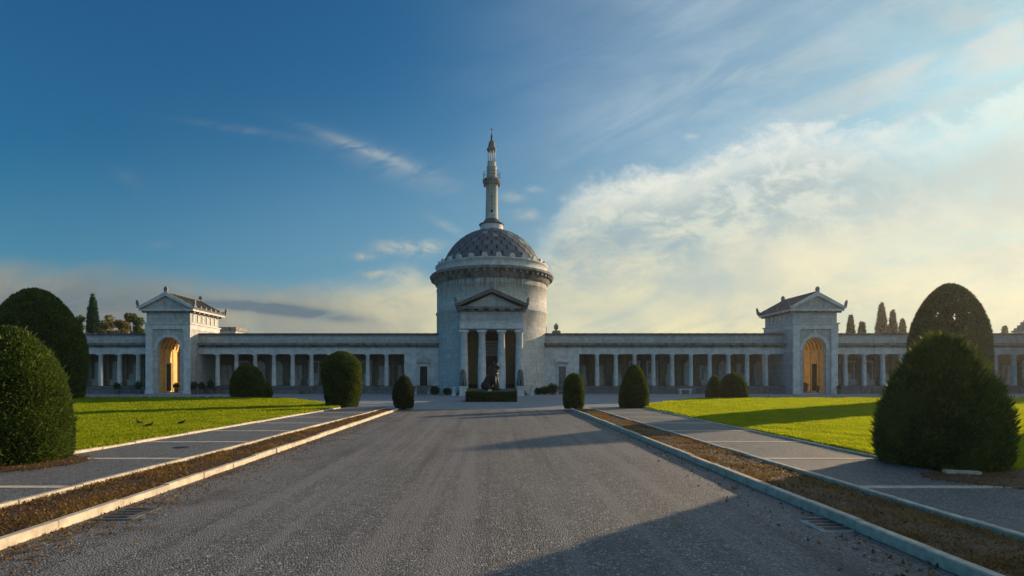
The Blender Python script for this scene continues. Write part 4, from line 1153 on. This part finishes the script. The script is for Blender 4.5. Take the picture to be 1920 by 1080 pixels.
topiary('clipped_bush', 'small clipped bush at the head of the right soil strip', (4.25, 27.6), [(.06, .45), (.3, .52), (1.0, .54), (1.5, .48), (1.8, .28), (1.92, .02)], 17000, .055, .014, rough=.03, seed=7, core_in=.06)
topiary('clipped_bush', 'small egg-shaped bush at the head of the left soil strip', (-4.62, 28.0), [(.06, .42), (.3, .52), (.8, .54), (1.3, .42), (1.65, .25), (1.82, .02)], 13000, .065, .015, mat='rust', rough=.05, seed=8, core_in=.06)
topiary('clipped_bush', 'rounded cone bush at the near corner of the right lawn', (7.5, 28.1), [(.06, .70), (.4, .77), (.9, .74), (1.5, .58), (2.0, .40), (2.25, .22), (2.36, .02)], 26000, .06, .014, rough=.02, seed=9, core_in=.06)
topiary('clipped_bush', 'vase-shaped bush, broad at the top, at the near corner of the left lawn', (-8.15, 29.0), [(.06, .78), (.4, .86), (1.2, 1.0), (2.0, 1.08), (2.5, .95), (2.85, .62), (3.05, .25), (3.12, .02)], 32000, .075, .017, rough=.03, seed=10, core_in=.08)
topiary('clipped_bush', 'dark round bush at the far edge of the left lawn, before the left gallery', (-18.75, 41.0), [(.04, 1.1), (.4, 1.2), (1.4, 1.18), (2.0, .98), (2.4, .62), (2.62, .2), (2.66, .02)], 22000, .10, .024, rough=.03, seed=11, core_in=.1)
topiary('clipped_bush', 'round dark bush at the far edge of the right lawn', (17.75, 39.2), [(.04, .85), (.4, .93), (1.0, .92), (1.5, .72), (1.85, .4), (2.0, .02)], 18000, .085, .02, rough=.03, seed=12, core_in=.08)
topiary('clipped_bush', 'smaller loose bush between the litter bin and the round dark bush', (16.95, 40.6), [(.04, .35), (.4, .45), (1.0, .48), (1.4, .38), (1.7, .2), (1.8, .02)], 6000, .10, .022, mat='olive', rough=.06, seed=13, core_in=.15)
topiary('clipped_bush', 'low bush tucked against the right side of the dark round bush on the left', (-17.6, 41.6), [(.04, .35), (.4, .42), (.8, .4), (1.1, .25), (1.25, .02)], 6000, .09, .022, mat='yew', rough=.06, seed=14, core_in=.1)

# cypresses beyond the galleries
def cypress(px, pt, D, w, label, mat='cypress', seed=1, bare=False):
    h = EYE + (707 - pt) * D / 1000; r = w / 2 * D / 1000 * .74
    topiary('cypress_tree', label, ((px - 922) / 1000 * D, D), [(.6, r * .6), (h * .25, r * .95), (h * .5, r), (h * .72, r * .8), (h * .88, r * .45), (h * .96, r * .22), (h, .02)],
            9000, .42, .10, mat=mat, cat='tree', group='cypresses beyond the galleries', rough=.09, core_in=.28, seed=seed, up=1.3, rand=.6, lumps=2, trunk=.2)
cypress(174, 553, 92, 22, 'tall dark cypress beyond the outer left gallery', seed=21)
cypress(1595, 592, 92, 17, 'leftmost cypress beyond the right gallery, beside the pavilion', seed=22)
cypress(1616, 605, 88, 17, 'shortest crooked cypress, second right of the right pavilion', seed=23)
cypress(1653, 569, 92, 21, 'tallest cypress right of the right pavilion', seed=24)
cypress(1674, 583, 93, 16, 'cypress touching the right side of the tallest one', seed=25)
cypress(1692, 600, 90, 15, 'short cypress just left of the tall right topiary', seed=26)
cypress(1884, 613, 92, 9, 'tiny cypress tip above the gallery right of the tall right topiary', seed=27)

def broadleaf(px, pt, D, w, label, mat, n=7000, seed=1):
    rs = np.random.default_rng(seed); h = EYE + (707 - pt) * D / 1000; r = w / 2 * D / 1000
    t = thing('broadleaf_tree', label, 'tree', ((px - 922) / 1000 * D, D, 0), group='trees beyond the left gallery')
    b = MB(); b.tube([(0, 0, -.1), (.1, 0, h * .45), (0, .1, h * .8)], [.25, .18, .08], 8)
    Ps = []; Ns = []
    for k in range(16):
        c = np.array([rs.normal(0, r * .5), rs.normal(0, r * .5), h * (.55 + .4 * rs.random())]); c[:2] *= (1.25 - .6 * (c[2] / h - .5) * 2)
        rr = r * rs.uniform(.28, .5); b.tube([(0, 0, h * .4), tuple(c)], [.09, .03], 5)
        P = rs.normal(0, 1, (n // 16, 3)); P /= np.linalg.norm(P, axis=1)[:, None]
        Ps.append(c + P * (rr * (.5 + .5 * rs.random((len(P), 1))))); Ns.append(P)
    P = np.concatenate(Ps); P[:, 2] = np.minimum(P[:, 2], h); V, F = sprigs(P, np.concatenate(Ns), .30, .10, .2, .9)
    np_mesh('crown', V, F, None, [mat], t); b.build('trunk', 'bark', t)
broadleaf(148, 588, 96, 26, 'thin tree left of the tall dark cypress', 'olive', 3500, 31)
broadleaf(206, 588, 98, 34, 'yellowing tree right of the tall dark cypress', 'autumn', 4500, 32)
broadleaf(228, 598, 95, 28, 'low golden tree between the yellowing tree and the round green one', 'autumn', 4500, 33)
broadleaf(252, 586, 92, 34, 'round green tree nearest the left pavilion', 'olive', 6500, 34)
broadleaf(188, 600, 99, 20, 'small golden tree just right of the cypress trunk line', 'autumn', 2500, 35)

# low edging plants along the far side of both lawns
def edging(s):
    n = 9000; X = s * (18.5 + rng.random(n) * 40); Y = 39.5 + rng.normal(0, .07, n); clump = (np.sin(X * 9) > -.3)
    P = np.stack([X, Y, .08 + rng.random(n) * .10], 1)[clump]; V, F = sprigs(P, np.tile([0, 0, 1.0], (len(P), 1)), .12, .03, .8, .6)
    np_mesh('edging_plants', V, F, None, ['cypress'], label='row of low dark plants edging the far side of the %s lawn' % ('right' if s > 0 else 'left'), category='ground cover', kind='stuff')
edging(1); edging(-1)

# ------------------------------------------------------------------ small things
def grate(x, y, label, rz=0, mat='trim'):
    t = thing('drain_grate', label, 'drain', (x, y, 0), rz, group='stone drain inlets by the road kerbs')
    b = MB(); b.box(-.24, .24, -.30, .30, -.01, .016); b.build('slab', mat, t)
    for k in range(4):
        b = MB(); yy = -.20 + .13 * k; b.box(-.15, .14, yy - .03, yy + .03, .016, .0195); b.build('slot', 'dark', t)
gx, gy = at(1552, 984); grate(gx - .02, gy, 'slotted stone drain inlet at the right road kerb')
gx, gy = at(222, 964); grate(gx + .12, gy, 'slotted stone drain inlet at the left road kerb', 0, 'plinth')
mx, my = at(340, 839, PATH_Z)
t = thing('manhole_cover', 'small dark round cover in the left footpath', 'cover', (mx, my, PATH_Z))
b = MB(); b.lathe([(.0, .004), (.17, .004), (.18, .0)], 24, capb=False, capt=False); b.build('lid', 'iron', t)
# kerb block by the near right topiary
sx_, sy_ = at(1810, 895, .05)
t = thing('kerb_block', 'loose end of pale kerb stone at the foot of the bell-shaped yew', 'stone block', (sx_, sy_, 0), R(-12))
b = MB(); b.box(-.30, .10, -.06, .06, .05, .16); b.box(.11, .2, -.06, .06, .05, .155); b.build('block', 'kerb_top', t)

def bird(px, py, rz, label):
    x, y = at(px, py, PATH_Z)
    t = thing('crow', label, 'bird', (x, y, PATH_Z + .02), rz, group='dark birds on the left lawn'); t.scale = (.62,) * 3
    b = MB(); capsule(b, [(-.10, 0, .14), (.0, 0, .16), (.09, 0, .19), (.14, 0, .24)], [.045, .07, .055, .035])
    b.ball((.17, 0, .265), (.042, .036, .036), 10); b.tube([(.20, 0, .265), (.255, 0, .255)], [.014, .003], 6)
    b.tube([(-.10, 0, .14), (-.24, 0, .11)], [.04, .02], 6)
    for s in (-1, 1): b.ball((-.03, .055 * s, .165), (.12, .02, .05), 10)
    remeshed(b, 'body', 'iron', t, .012, 2)
    for s in (-1, 1):
        b = MB(); b.tube([(.01, .03 * s, .11), (.02, .03 * s, 0), (.05, .03 * s, -.005)], .007, 5); b.build('leg', 'iron', t)
bird(262, 799, R(170), 'leftmost dark bird on the left lawn'); bird(279, 804, R(20), 'middle dark bird on the left lawn, nearest the camera'); bird(340, 799, R(5), 'rightmost dark bird on the left lawn')

# ------------------------------------------------------------------ air
HAZE = 0.0003
if HAZE:
    m = bpy.data.materials.new('evening_air'); m.use_nodes = True; nt = m.node_tree; nt.nodes.clear()
    v = nt.nodes.new('ShaderNodeVolumePrincipled'); v.inputs['Density'].default_value = HAZE; v.inputs['Anisotropy'].default_value = 0.6
    v.inputs['Color'].default_value = (0.92, 0.93, 0.95, 1)
    o = nt.nodes.new('ShaderNodeOutputMaterial'); nt.links.new(v.outputs[0], o.inputs['Volume']); M['air'] = m
    b = MB(); b.box(-130, 130, -40, 150, -1.1, 32)
    b.build('haze', 'air', kind='stuff', label='thin pale evening haze in the air over the whole grounds', category='haze')
